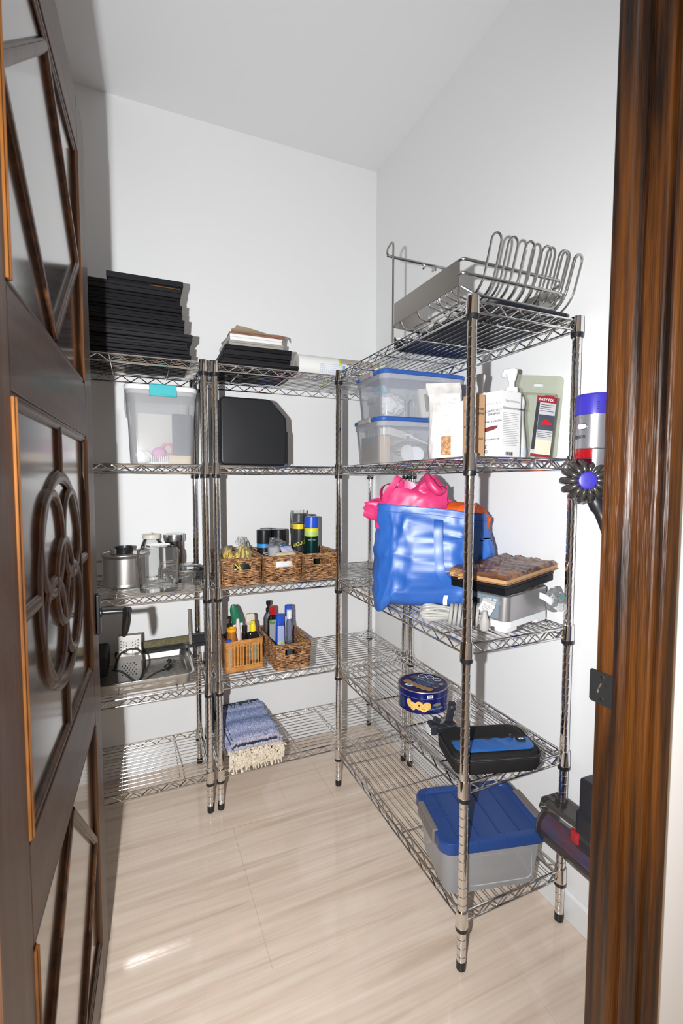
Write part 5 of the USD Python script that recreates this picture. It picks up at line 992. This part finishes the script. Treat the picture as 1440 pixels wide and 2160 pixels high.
P_ = np.linspace(0, 1, 45); Q_ = np.linspace(0, 1, 37); top = np.array([[(.292 * a, .200 * b, .022) for b in Q_] for a in P_]); v = top.reshape(-1, 3).copy()
h_ = fold(v * [1, 2.2, 1], .0028, 22, 4) + .0025 * np.sin(v[:, 0] * 150 + 14 * v[:, 1]) * .6
groove = np.abs(v[:, 1] - (.125 + .06 * np.abs(v[:, 0] / .292 - .5))) < .006; h_ = h_ - .006 * groove; v[:, 2] += .004 + h_
v[:, 2] -= .008 * (np.maximum(np.abs(v[:, 0] / .292 - .5), np.abs(v[:, 1] / .200 - .5)) > .485)
fa = []
for r in range(44):
    for c in range(36): k = r * 37 + c; fa += [(k, k + 37, k + 38), (k, k + 38, k + 1)]
n = len(v); lowv = v.copy(); lowv[:, 2] = .015; bd = [r * 37 for r in range(45)] + [44 * 37 + c for c in range(1, 37)] + [r * 37 + 36 for r in range(43, -1, -1)] + [c for c in range(35, 0, -1)]; s_ = []
for i, a in enumerate(bd): b = bd[(i + 1) % len(bd)]; s_ += [(a, a + n, b + n), (a, b + n, b)]
O(t, 'top_layer', (np.vstack([v, lowv]), np.vstack([np.array(fa), np.array(s_)])), 'board_top', 35)
O(t, 'core', box(.003, .289, .003, .197, .0035, .0155), 'board_edge', False); O(t, 'under_veneer', box(0, .292, 0, .200, 0, .0034), 'tan_leather', False)
for k in range(5): O(t, 'splinter', X(box(-.034, .004, -.004, .004, -.0016, .0016, .001), (.0, .130 + .012 * k, .005 + .0034 * k), rz=(-14, 8, -4, 12, -10)[k], ry=(6, -4, 3, -6, 2)[k]), 'splinter', False)
O(t, 'strap_shadow', box(.0, .001, .0, .001, .0, .001), 'board_edge', False) if False else None

# coiled grey extension cord and its plugs
mat('cord_grey', (.36, .35, .33), .5); mat('tag_white', (.72, .70, .66), .5)
t = thing('extension_cord', 'coiled grey extension cord with a white tag, beside the silver appliance', 'cord', (-.335, -1.205, S3 + .0034), -38)
for k in range(7): O(t, 'wrap', tube([(-.030 + .0125 * k + .003 * math.sin(a), .030 * math.cos(a), .034 + .030 * math.sin(a)) for a in np.linspace(0, 2 * PI, 28, endpoint=False)], .0054, 8, True), 'cord_grey')
for k in range(6):
    a = k * PI / 6 - .4; O(t, 'loop', tube(smoothcurve([(-.03, .018 * math.cos(a), .034 + .018 * math.sin(a)), (-.075, .022 * math.cos(a), .034 + .022 * math.sin(a)), (-.105, .026 * math.cos(a + .3), .034 + .022 * math.sin(a + .3)), (-.118, .004 * k - .01, .034 + .004 * math.sin(a)), (-.105, -.022 * math.cos(a), .034 - .018 * math.sin(a)), (-.06, -.018 * math.cos(a), .034 - .016 * math.sin(a)), (-.03, -.014 * math.cos(a), .034 - .014 * math.sin(a))], 5), .0052, 8), 'cord_grey')
for k in range(4):
    a = k * PI / 4 + .3; O(t, 'loop', tube(smoothcurve([(.045, .016 * math.cos(a), .034 + .016 * math.sin(a)), (.075, .022 * math.cos(a), .034 + .020 * math.sin(a)), (.090, .004, .034 + .004 * k), (.075, -.020 * math.cos(a), .034 - .018 * math.sin(a)), (.045, -.014 * math.cos(a), .034 - .012 * math.sin(a))], 5), .0052, 8), 'cord_grey')
tg = O(t, 'socket_block', X(rbox(-.020, .020, -.013, .013, -.017, .017, .004), (.073, -.024, .072), rx=20, ry=24), 'tag_white', label='white warning tag and socket'); O(tg, 'tag_print', X(J([box(-.014, .016 - .004 * (k % 3), -.0138, -.0130, -.010 + .005 * k, -.0085 + .005 * k) for k in range(5)]), (.073, -.024, .072), rx=20, ry=24), 'ink_grey')
O(t, 'plug', loft([np.c_[ring(20, r), np.full(20, z)] @ rot('x', 8).T + [.066, -.040, .004] for z, r in ((0, .009), (.004, .0125), (.020, .0145), (.034, .0125), (.046, .008), (.060, .006))]), 'cord_grey')

# clear bag with white cables behind
t = thing('cable_bag', 'clear zip bag with bundled white cables, hanging over the end of the silver appliance', 'bag', (-.062, -1.300, S3 + .108), 15)
O(t, 'bag', X(blob(.046, .016, .034, .35, 41), (.0, .0, -.026)), 'thin_film', 20)
for k in range(4): O(t, 'cable', tube(smoothcurve([(-.075, .006, .0 - .004 * k), (-.045, -.008, -.016 - .005 * k), (-.005, -.012, -.038 - .006 * k), (.028, -.010, -.046 - .006 * k), (.042, -.004, -.040 - .004 * k), (.030, .008, -.030)], 5), .0034, 7), 'white_plastic')
O(t, 'zip', X(box(-.030, .030, -.0012, .0012, -.0012, .0012), (.008, -.015, -.018), ry=6), 'teal')
# ---------------------------------------------------------------- right rack, fourth shelf
mat('tin_blue', (.010, .012, .14), .22, .35, coat=.3); mat('tin_gold', (.36, .29, .19), .35, .6); mat('cookie', (.66, .36, .07), .6, var=(.80, .55, .16), vscale=(120, 120, 120)); mat('cookie_dark', (.36, .21, .07), .6); mat('tin_grey', (.26, .28, .30), .35); mat('choc', (.02, .008, .004), .5); mat('tin_script', (.15, .24, .42), .4); mat('tin_navy', (.02, .035, .10), .3)
t = thing('cookie_tin', 'round dark blue cookie tin printed with golden biscuits', 'tin', (-.2545, -.884, S4 + .0004), 0)
R_ = .0925
O(t, 'body', lathe([(R_ - .003, 0), (R_ - .001, .001), (R_ - .001, .003), (R_ - .002, .005), (R_ - .002, .056)], 72), 'tin_blue')
O(t, 'lid', lathe([(R_ - .0005, .0562), (R_, .057), (R_, .076), (R_ - .0015, .0785), (R_ - .006, .0785), (R_ - .0075, .0770), (.002, .0772)], 72), 'tin_blue')
O(t, 'gold_rim', tube([(R_ * .975 * math.cos(a), R_ * .975 * math.sin(a), .0782) for a in np.linspace(0, 2 * PI, 72, endpoint=False)], .0024, 6, True), 'tin_gold'); O(t, 'seam', tube([((R_ + .0002) * math.cos(a), (R_ + .0002) * math.sin(a), .0566) for a in np.linspace(0, 2 * PI, 72, endpoint=False)], .0006, 5, True), 'tin_script')
FA = math.degrees(math.atan2(-2.344 + .884, -1.2206 + .2545))                # heading towards the doorway
def patch(r, a0, z, w, h, mt, name, th=.0004, n=20, tilt=0):             # round print wrapped on the side
    an = np.linspace(0, 2 * PI, n, endpoint=False); m = X((np.vstack([np.c_[w * np.cos(an), h * np.sin(an), np.full(n, th)], [[0, 0, th]]]), np.array([(n, i, (i + 1) % n) for i in range(n)])), rz=tilt)
    v, f = m; a = np.radians(a0) + v[:, 0] / r; O(t, name, (np.c_[(r + v[:, 2]) * np.cos(a), (r + v[:, 2]) * np.sin(a), z + v[:, 1]], f), mt, True)
for i, (da, z, w, h, tl) in enumerate(((-31, .034, .0105, .0165, 20), (-22, .026, .0115, .0150, 0), (10, .031, .0140, .0150, 0), (-8, .031, .0150, .0155, 0), (3, .024, .0140, .0150, -10))): patch(R_ - .002, FA + da, z, w, h, 'cookie', 'cookie_print', .0005 + .0003 * i, 24, tl)
patch(R_ - .002, FA - 8, .032, .0026, .0028, 'choc', 'cookie_hole', .0022)
for da, z in ((2, .028), (4.5, .020), (0, .020)): patch(R_ - .002, FA + da, z, .0012, .0012, 'choc', 'chip_print', .0023, 8)
patch(R_ - .002, FA + 33, .024, .0210, .0160, 'tin_navy', 'oval_print', .0005, 28); patch(R_ - .002, FA + 33, .034, .0160, .0055, 'tin_gold', 'scroll_print', .0008)
patch(R_ - .002, FA - 52, .028, .0130, .020, 'tin_navy', 'oval_print', .0005, 28)
v, f = V(centre(words('Butter Cookies', .0060, True))); O(t, 'print_text', on_cyl((v, f), R_ - .0012, FA + 33, .020), 'tin_script')
O(t, 'price_label', on_cyl(box(-.011, .011, -.0055, .0055, .0004, .0008), R_, FA + 16, .0665), 'white_card'); O(t, 'barcode', on_cyl(J([box(-.007 + .0013 * k, -.0064 + .0013 * k, -.003, .004, .0008, .0011) for k in range(11)]), R_, FA + 16, .0665), 'ink')
fw = math.radians(FA + 90)                                                # lid art: x to the right as seen from the doorway, y away
def lidart(m, mt, name, z=.0778): return O(t, name, X(m, (0, 0, z), rz=FA + 90), mt, False)
for i, (x, y) in enumerate(((-.058, .006), (-.046, -.008), (-.030, -.022), (-.013, -.036), (.004, -.048), (.021, -.054))): lidart(X(lathe([(.0150, 0), (.0148, .0003)], 22), (x, y, .0002 * i)), 'cookie_dark', 'cookie_print')
for i, (x, y) in enumerate(((-.004, .062), (.026, .055), (.052, .038))): lidart(X(J(prism(Point(0, 0).buffer(.0150).difference(Point(0, 0).buffer(.0125)), 0, .0004)), (x, y, .0002)), 'white_card', 'round_vignette'); lidart(X(lathe([(.0125, 0), (.0123, .0003)], 20), (x, y, .0001)), 'tin_navy', 'vignette_picture')
ban = Polygon([(-.045, .048), (-.030, .058), (.004, .038), (.036, .014), (.056, -.014), (.052, -.028), (.036, -.026), (.018, -.004), (-.012, .018)]).buffer(.004)
lidart(prism(ban.difference(ban.buffer(-.0022)), 0, .0004), 'tin_gold', 'banner_edge'); lidart(prism(ban.buffer(-.0022), 0, .0002), 'tin_navy', 'banner')
lidart(X(centre(words('Danish Style', .0110, True)), (.006, .019, .0004), rz=-37), 'tin_script', 'banner_text')
for k in range(3): lidart(X(box(-.030, .030, -.0012, .0012, 0, .0003), (.000 - .006 * k, -.004 - .007 * k, .0001), rz=-36), 'tin_script', 'script_line')
lidart(prism(Polygon([(.058, .006), (.072, .010), (.074, -.006), (.062, -.012)]), 0, .0004), 'tin_grey', 'plate_print'); lidart(X(box(-.014, .014, -.007, .007, 0, .0006), (-.052, -.030, .0012), rz=-22), 'white_card', 'price_sticker'); lidart(X(box(-.006, .006, -.004, .004, 0, .0003), (-.050, -.030, .0018), rz=-22), 'tin_script', 'sticker_print')

# black folding phone clamp
mat('dark_blue_black', (.020, .022, .030), .45)
t = thing('phone_clamp', 'black folding clamp with a striped grey end, behind the black pouch', 'clamp', (-.322, -1.085, S4 + .0004), -15)
O(t, 'arm', J(X(rbox(-.012, .060, -.016, .016, 0, .022, .008), (0, 0, .004)), X(lathe([(.018, 0), (.022, .004), (.022, .022), (.018, .026)], 28), (.038, .004, .004))), 'dark_blue_black')
O(t, 'jaw', J(X(box(-.030, -.004, -.024, .024, .0, .034, .006), (-.006, 0, .003)), X(box(-.012, .012, -.006, .006, 0, .02, .002), (-.014, 0, .034), ry=30)), 'dark_blue_black'); O(t, 'grip_pad', J([X(box(-.0015, .0012, -.022, .022, .004 + .008 * k, .0085 + .008 * k, .0005), (-.0375, 0, .004), ry=0) for k in range(3)]), 'white_plastic')
O(t, 'upright', J(X(box(-.010, .012, -.008, .008, 0, .072, .003), (.040, .022, .022), ry=10), X(lathe([(.008, 0), (.010, .002), (.010, .016), (.007, .018)], 18), (.046, .014, .080), rx=90)), 'dark_blue_black'); O(t, 'bolt', X(lathe([(.0035, 0), (.0035, .002), (.001, .0026)], 14), (.046, -.0045, .080), rx=90), 'steel_shiny')

# soft black pouch with a blue panel
mat('pouch_black', (.010, .009, .009), .75, spec=.3, bump=.35, bscale=(260, 260, 260), bdist=.001); mat('pouch_blue', (.020, .11, .36), .38, spec=.6, bump=.4, bscale=(14, 30, 14), bdist=.012)
t = thing('zip_pouch', 'soft black zip pouch with a bright blue band on top', 'pouch', (-.274, -1.262, S4 + .0004), -17)
pw, pd, ph = .128, .083, .066
lo = []
for z, g in ((0, -.010), (.004, -.003), (.012, .001), (.030, .004), (.044, .003), (.052, -.001), (.0580, -.006), (.0610, -.014), (.0625, -.03), (.0632, -.06)):
    q = sqloop(pw + g, pd + g, .034 + min(0, g * .5), 9); k = np.arange(len(q)); lo.append(np.c_[q * (1 + .008 * np.sin(k * 1.1 + z * 60))[:, None], np.full(len(q), z) ])
O(t, 'body', loft(lo), 'pouch_black', 60)
for z in (.0435, .0515): p = sqloop(pw + .004, pd + .004, .035, 10); O(t, 'piping', tube(np.vstack([at(p, z), [np.r_[p[0], z]]]), .0022, 6), 'black_matte')
p = sqloop(pw + .0035, pd + .0035, .035, 10); O(t, 'zipper', tube(np.vstack([at(p, .0475), [np.r_[p[0], .0475]]]), .0016, 6), 'slate_plastic')
bp = Polygon(sqloop(pw - .010, pd - .010, .028, 8)).intersection(sbox(-.2, -.2, .2, -.012)); xs = np.linspace(-.125, .125, 60); V3 = []
gx, gy = np.meshgrid(np.linspace(-.117, .117, 70), np.linspace(-.072, -.014, 22)); ins = np.array([Point(a, b).within(bp.buffer(.002)) for a, b in zip(gx.ravel(), gy.ravel())])
zz = .0686 + .0012 * np.sin(gx * 130 + gy * 40) * np.exp(-((gy + .020) / .022) ** 2) - .0035 * np.clip((-.060 - gy) / .014, 0, 1) ** 2 - .003 * np.clip((np.abs(gx) - .098) / .022, 0, 1) ** 2
v = np.c_[gx.ravel(), gy.ravel(), zz.ravel()]; fa = []
for r in range(21):
    for c in range(69):
        k = r * 70 + c; q = [k, k + 1, k + 71, k + 70]
        if ins[q].all(): fa += [(q[0], q[1], q[2]), (q[0], q[2], q[3])]
fa = np.array(fa); O(t, 'blue_panel', (np.vstack([v, v - [0, 0, .0022]]), np.vstack([fa, fa[:, ::-1] + len(v)])), 'pouch_blue', True)
O(t, 'badge', X(rbox(-.013, .013, -.010, .010, 0, .006, .003), (.088, -.030, .0675)), 'black_matte'); O(t, 'badge_text', X(centre(words('EZE', .0058, True)), (.088, -.0325, .0737)), 'white_card'); O(t, 'zip_pull', J(X(rbox(-.006, .006, -.006, .006, 0, .008, .003), (.064, -.012, .0680)), seg((.062, -.014, .073), (.068, -.024, .072), .002)), 'black_plastic')
O(t, 'top_seam', tube([(x, -.012, .0690) for x in np.linspace(-.118, .118, 20)], .0014, 6), 'black_matte')

# big bin on the bottom shelf
clear('bin_frost', tint=(.97, .975, .98), haze=.52, hcol=(.92, .92, .93), rough=.25)
mat('latch_taupe', (.17, .15, .145), .5); mat('lid_navy', (.018, .055, .205), .30, trans=0.)
t = thing('lidded_bin', 'frosted bin with dark blue ridged lid and grey latches, on the bottom shelf', 'storage bin', (-.2580, -1.205, S5 + .0006), -13.5)
w_, d_, h_ = .288, .208, .174
O(t, 'tub', shell(w_, d_, h_ - .012, .014, r=.032, n=6), 'bin_frost')
O(t, 'panel_line', X(tube([(x, 0, z) for x, z in [(q[0] + .02, q[1] + .072) for q in sqloop(.10, .045, .018, 6)]], .0014, 5, True), (0, -d_ / 2 - .0078, 0), rx=-5.5 * 0), 'bin_frost')
a, b = w_ / 2 + .024, d_ / 2 + .024
O(t, 'lid', loft([at(sqloop(a - .004, b - .004, .032), h_ - .034), at(sqloop(a, b, .036), h_ - .032), at(sqloop(a, b, .036), h_ - .006), at(sqloop(a - .003, b - .003, .034), h_), at(sqloop(a - .020, b - .020, .026), h_ + .001), at(sqloop(a - .024, b - .024, .024), h_ - .005), at(sqloop(a - .028, b - .028, .022), h_ - .006)]), 'lid_navy')
for k in range(4): O(t, 'lid_ridge', box(-.105 + .064 * k - .003, -.105 + .064 * k + .003, -b + .030, b - .030, h_ - .0062, h_ - .0025, .0015), 'lid_navy')
for s in (-1, 1): O(t, 'latch', J(box(min(s * (a + .006), s * (a - .014)), max(s * (a + .006), s * (a - .014)), -b * .52, b * .52, h_ - .040, h_ + .0030, .004), *[box(s * (a + .0060) - .0014, s * (a + .0060) + .0014, -b * .46 + k * .0175, -b * .46 + .011 + k * .0175, h_ - .034, h_ - .006) for k in range(7)]), 'latch_taupe')
for x in (-.06, .03): O(t, 'rim_notch', box(x - .003, x + .003, -b - .0012, -b + .02, h_ - .033, h_ + .0012, .0008), 'lid_navy')
solo('soft_pouch', X(blob(.035, .03, .025, .3, 51), (-.245, -1.262, S5 + .040)), 'slate_plastic', 'dark round shape seen dimly inside the frosted bin', 'pouch', smooth=60)

# ---------------------------------------------------------------- cordless vacuum on the wall
mat('vac_purple', (.045, .035, .40), .32); mat('vac_silver', (.42, .42, .45), .30, .7); mat('vac_dark', (.16, .15, .14), .25, .8); mat('vac_black', (.018, .017, .022), .4); mat('vac_red', (.36, .006, .012), .18, coat=.6); mat('vac_maroon', (.05, .004, .012), .12, coat=.8)
VX, VY = -.083, -1.437
t = thing('stick_vacuum', 'cordless stick vacuum with purple cap hanging on the wall beside the door frame', 'vacuum cleaner', (VX, VY, 0), 0)
O(t, 'filter_cap', lathe([(.0505, 1.552), (.0515, 1.554), (.0510, 1.600), (.0480, 1.606), (.010, 1.607)], 56), 'vac_purple')
for k in range(4): O(t, 'cap_groove', on_cyl(box(-.012, .012, -.0012, .0012, .0002, .0010), .0512, -124, 1.565 + .0055 * k), 'vac_black')
O(t, 'motor_body', lathe([(.047, 1.462), (.0485, 1.464), (.0485, 1.535), (.0495, 1.5515)], 56), 'vac_silver')
fa_ = -187
on_b = on_cyl(X(trimesh.creation.extrude_polygon(LineString([(-.007, 0), (.007, 0)]).buffer(.0065, 8), .0016)), .0482, fa_ + 6, 1.521); O(t, 'power_button', on_b, 'white_plastic'); O(t, 'button_ring', on_cyl(prism(LineString([(-.007, 0), (.007, 0)]).buffer(.0078, 8).difference(LineString([(-.007, 0), (.007, 0)]).buffer(.0065, 8)), 0, .0010), .0484, fa_ + 6, 1.521), 'vac_dark'); O(t, 'indicator', on_cyl(box(-.001, .001, -.001, .001, 0, .0006), .0492, fa_ + 5, 1.545), 'ink')
O(t, 'brand_text', on_cyl(words('dyson', .0100, True), .0486, fa_ - 4, 1.494), 'ink')
# red wedge and maroon lens under it
lo = []
for z, s in ((1.462, 1.), (1.448, 1.), (1.436, .96)): lo.append(np.c_[[(.050 * s * math.cos(a), .050 * s * math.sin(a)) for a in np.radians(np.linspace(-245, -146, 18))] + [(.02 * math.cos(a), .02 * math.sin(a)) for a in np.radians(np.linspace(-146, -245, 8))], np.full(26, z)])
O(t, 'release_catch', loft(lo), 'vac_red', 40)
lo2 = [np.c_[lo[2][:, :2], np.full(26, 1.4355)]] + [np.c_[lo[2][:, :2] * s, np.full(26, z)] for z, s in ((1.425, .95), (1.415, .86), (1.407, .70))]
O(t, 'bin_lens', loft(lo2), 'vac_maroon', 40)
O(t, 'body_back', lathe([(.022, 1.335), (.030, 1.345), (.036, 1.40), (.045, 1.461)], 36), 'vac_silver')
# cyclone: cones round a purple hub that faces the doorway
fa2 = math.radians(-130); Nc = np.array([math.cos(fa2), math.sin(fa2), 0]); Tc = np.array([-Nc[1], Nc[0], 0]); Cc = np.array([-.020, .009, 1.378]) + Nc * .020
for k in range(14):
    a = 2 * PI * k / 14; dv = math.cos(a) * Tc + math.sin(a) * np.array([0, 0, 1.])
    O(t, 'cyclone_cone', tube([Cc + dv * .024 + Nc * .012, Cc + dv * .036 + Nc * .012, Cc + dv * .050 + Nc * .002, Cc + dv * .056 - Nc * .016, Cc + dv * .050 - Nc * .034], [.0050, .0080, .0105, .0100, .007], 12), 'vac_dark', True)
hub = lathe([(.024, 0), (.026, .004), (.024, .016), (.022, .020), (.018, .0215), (.004, .0215)], 40); v, f = V(hub); O(t, 'cyclone_hub', (Cc + v[:, :1] * Tc + v[:, 1:2] * np.array([0, 0, 1.]) + v[:, 2:] * Nc, f[:, ::-1] if np.cross(Tc, [0, 0, 1.]) @ Nc < 0 else f), 'vac_purple')
O(t, 'bin', lathe([(.030, 1.215), (.040, 1.225), (.044, 1.30), (.044, 1.345)], 36), 'vac_dark') if False else O(t, 'grip', X(tube(smoothcurve([(-.010, -.004, 1.345), (.002, -.022, 1.295), (.014, -.040, 1.235), (.016, -.044, 1.175)], 5), [.020] * 5 + [.016] * 11, 12)), 'vac_black')
O(t, 'trigger', X(rbox(-.006, .006, -.008, .006, 1.195, 1.235, .004), (-.004, -.044, 0)), 'vac_red')
O(t, 'wand', lathe([(.0175, .50), (.0175, 1.18), (.016, 1.185)], 28), 'vac_purple') if False else O(t, 'wand', X(tube([(.03, -.095, .46), (.03, -.095, 1.16)], .018, 24)), 'vac_purple')
O(t, 'dock', box(.052, .0825, -.115, -.055, 1.05, 1.32, .006), 'vac_black')
O(t, 'dock_arm', box(.020, .055, -.100, -.070, 1.10, 1.16, .004), 'vac_black')
clear('smoke_clear', tint=(.93, .91, .90), haze=.10, hcol=(.5, .45, .42), rough=.05)
Hy0, Hy1, Hz, Hx = .085, -.150, .360, -.032                               # roller head lies along the wall
pf = [(.052 * math.cos(a), .052 * math.sin(a)) for a in np.linspace(PI * .55, PI * 2.08, 26)] + [(.046, .045), (.030, .085), (-.028, .088), (-.040, .060)]
q = np.array(pf); L = [np.c_[q[:, 0] * s + Hx, np.full(len(q), y), q[:, 1] * s + Hz] for y, s in ((Hy0 + .004, .96), (Hy0, 1.), (Hy1, 1.), (Hy1 - .004, .96))]
v, f = loft(L, True, True); O(t, 'head_cover', (v, f), 'smoke_clear', 40)
for y in (Hy0 - .002, Hy1): O(t, 'end_ring', X(tube([(.0525 * math.cos(a) + Hx, y, .0525 * math.sin(a) + Hz) for a in np.linspace(0, 2 * PI, 40, endpoint=False)], .0022, 6, True)), 'clear_plastic')
rl = X(lathe([(.038, -.110), (.040, -.108), (.040, .104), (.038, .106)], 36), (Hx, -.030, Hz - .004), rx=90); mat('roller_fluff', (.10, .012, .03), .9, var=(.03, .03, .10), vscale=(26, 10, 26)); O(t, 'roller', rl, 'roller_fluff')
O(t, 'head_bar', J(box(Hx - .022, Hx + .024, -.14, .080, Hz + .060, Hz + .078, .004)), 'vac_dark'); O(t, 'head_neck', J(rbox(Hx - .036, Hx + .022, -.090, -.030, Hz + .02, Hz + .13, .012), rbox(Hx - .030, Hx + .016, -.086, -.036, Hz + .10, Hz + .22, .010)), 'vac_black'); O(t, 'red_clip', rbox(Hx - .0400, Hx - .028, -.050, -.022, Hz + .035, Hz + .070, .004), 'vac_red')
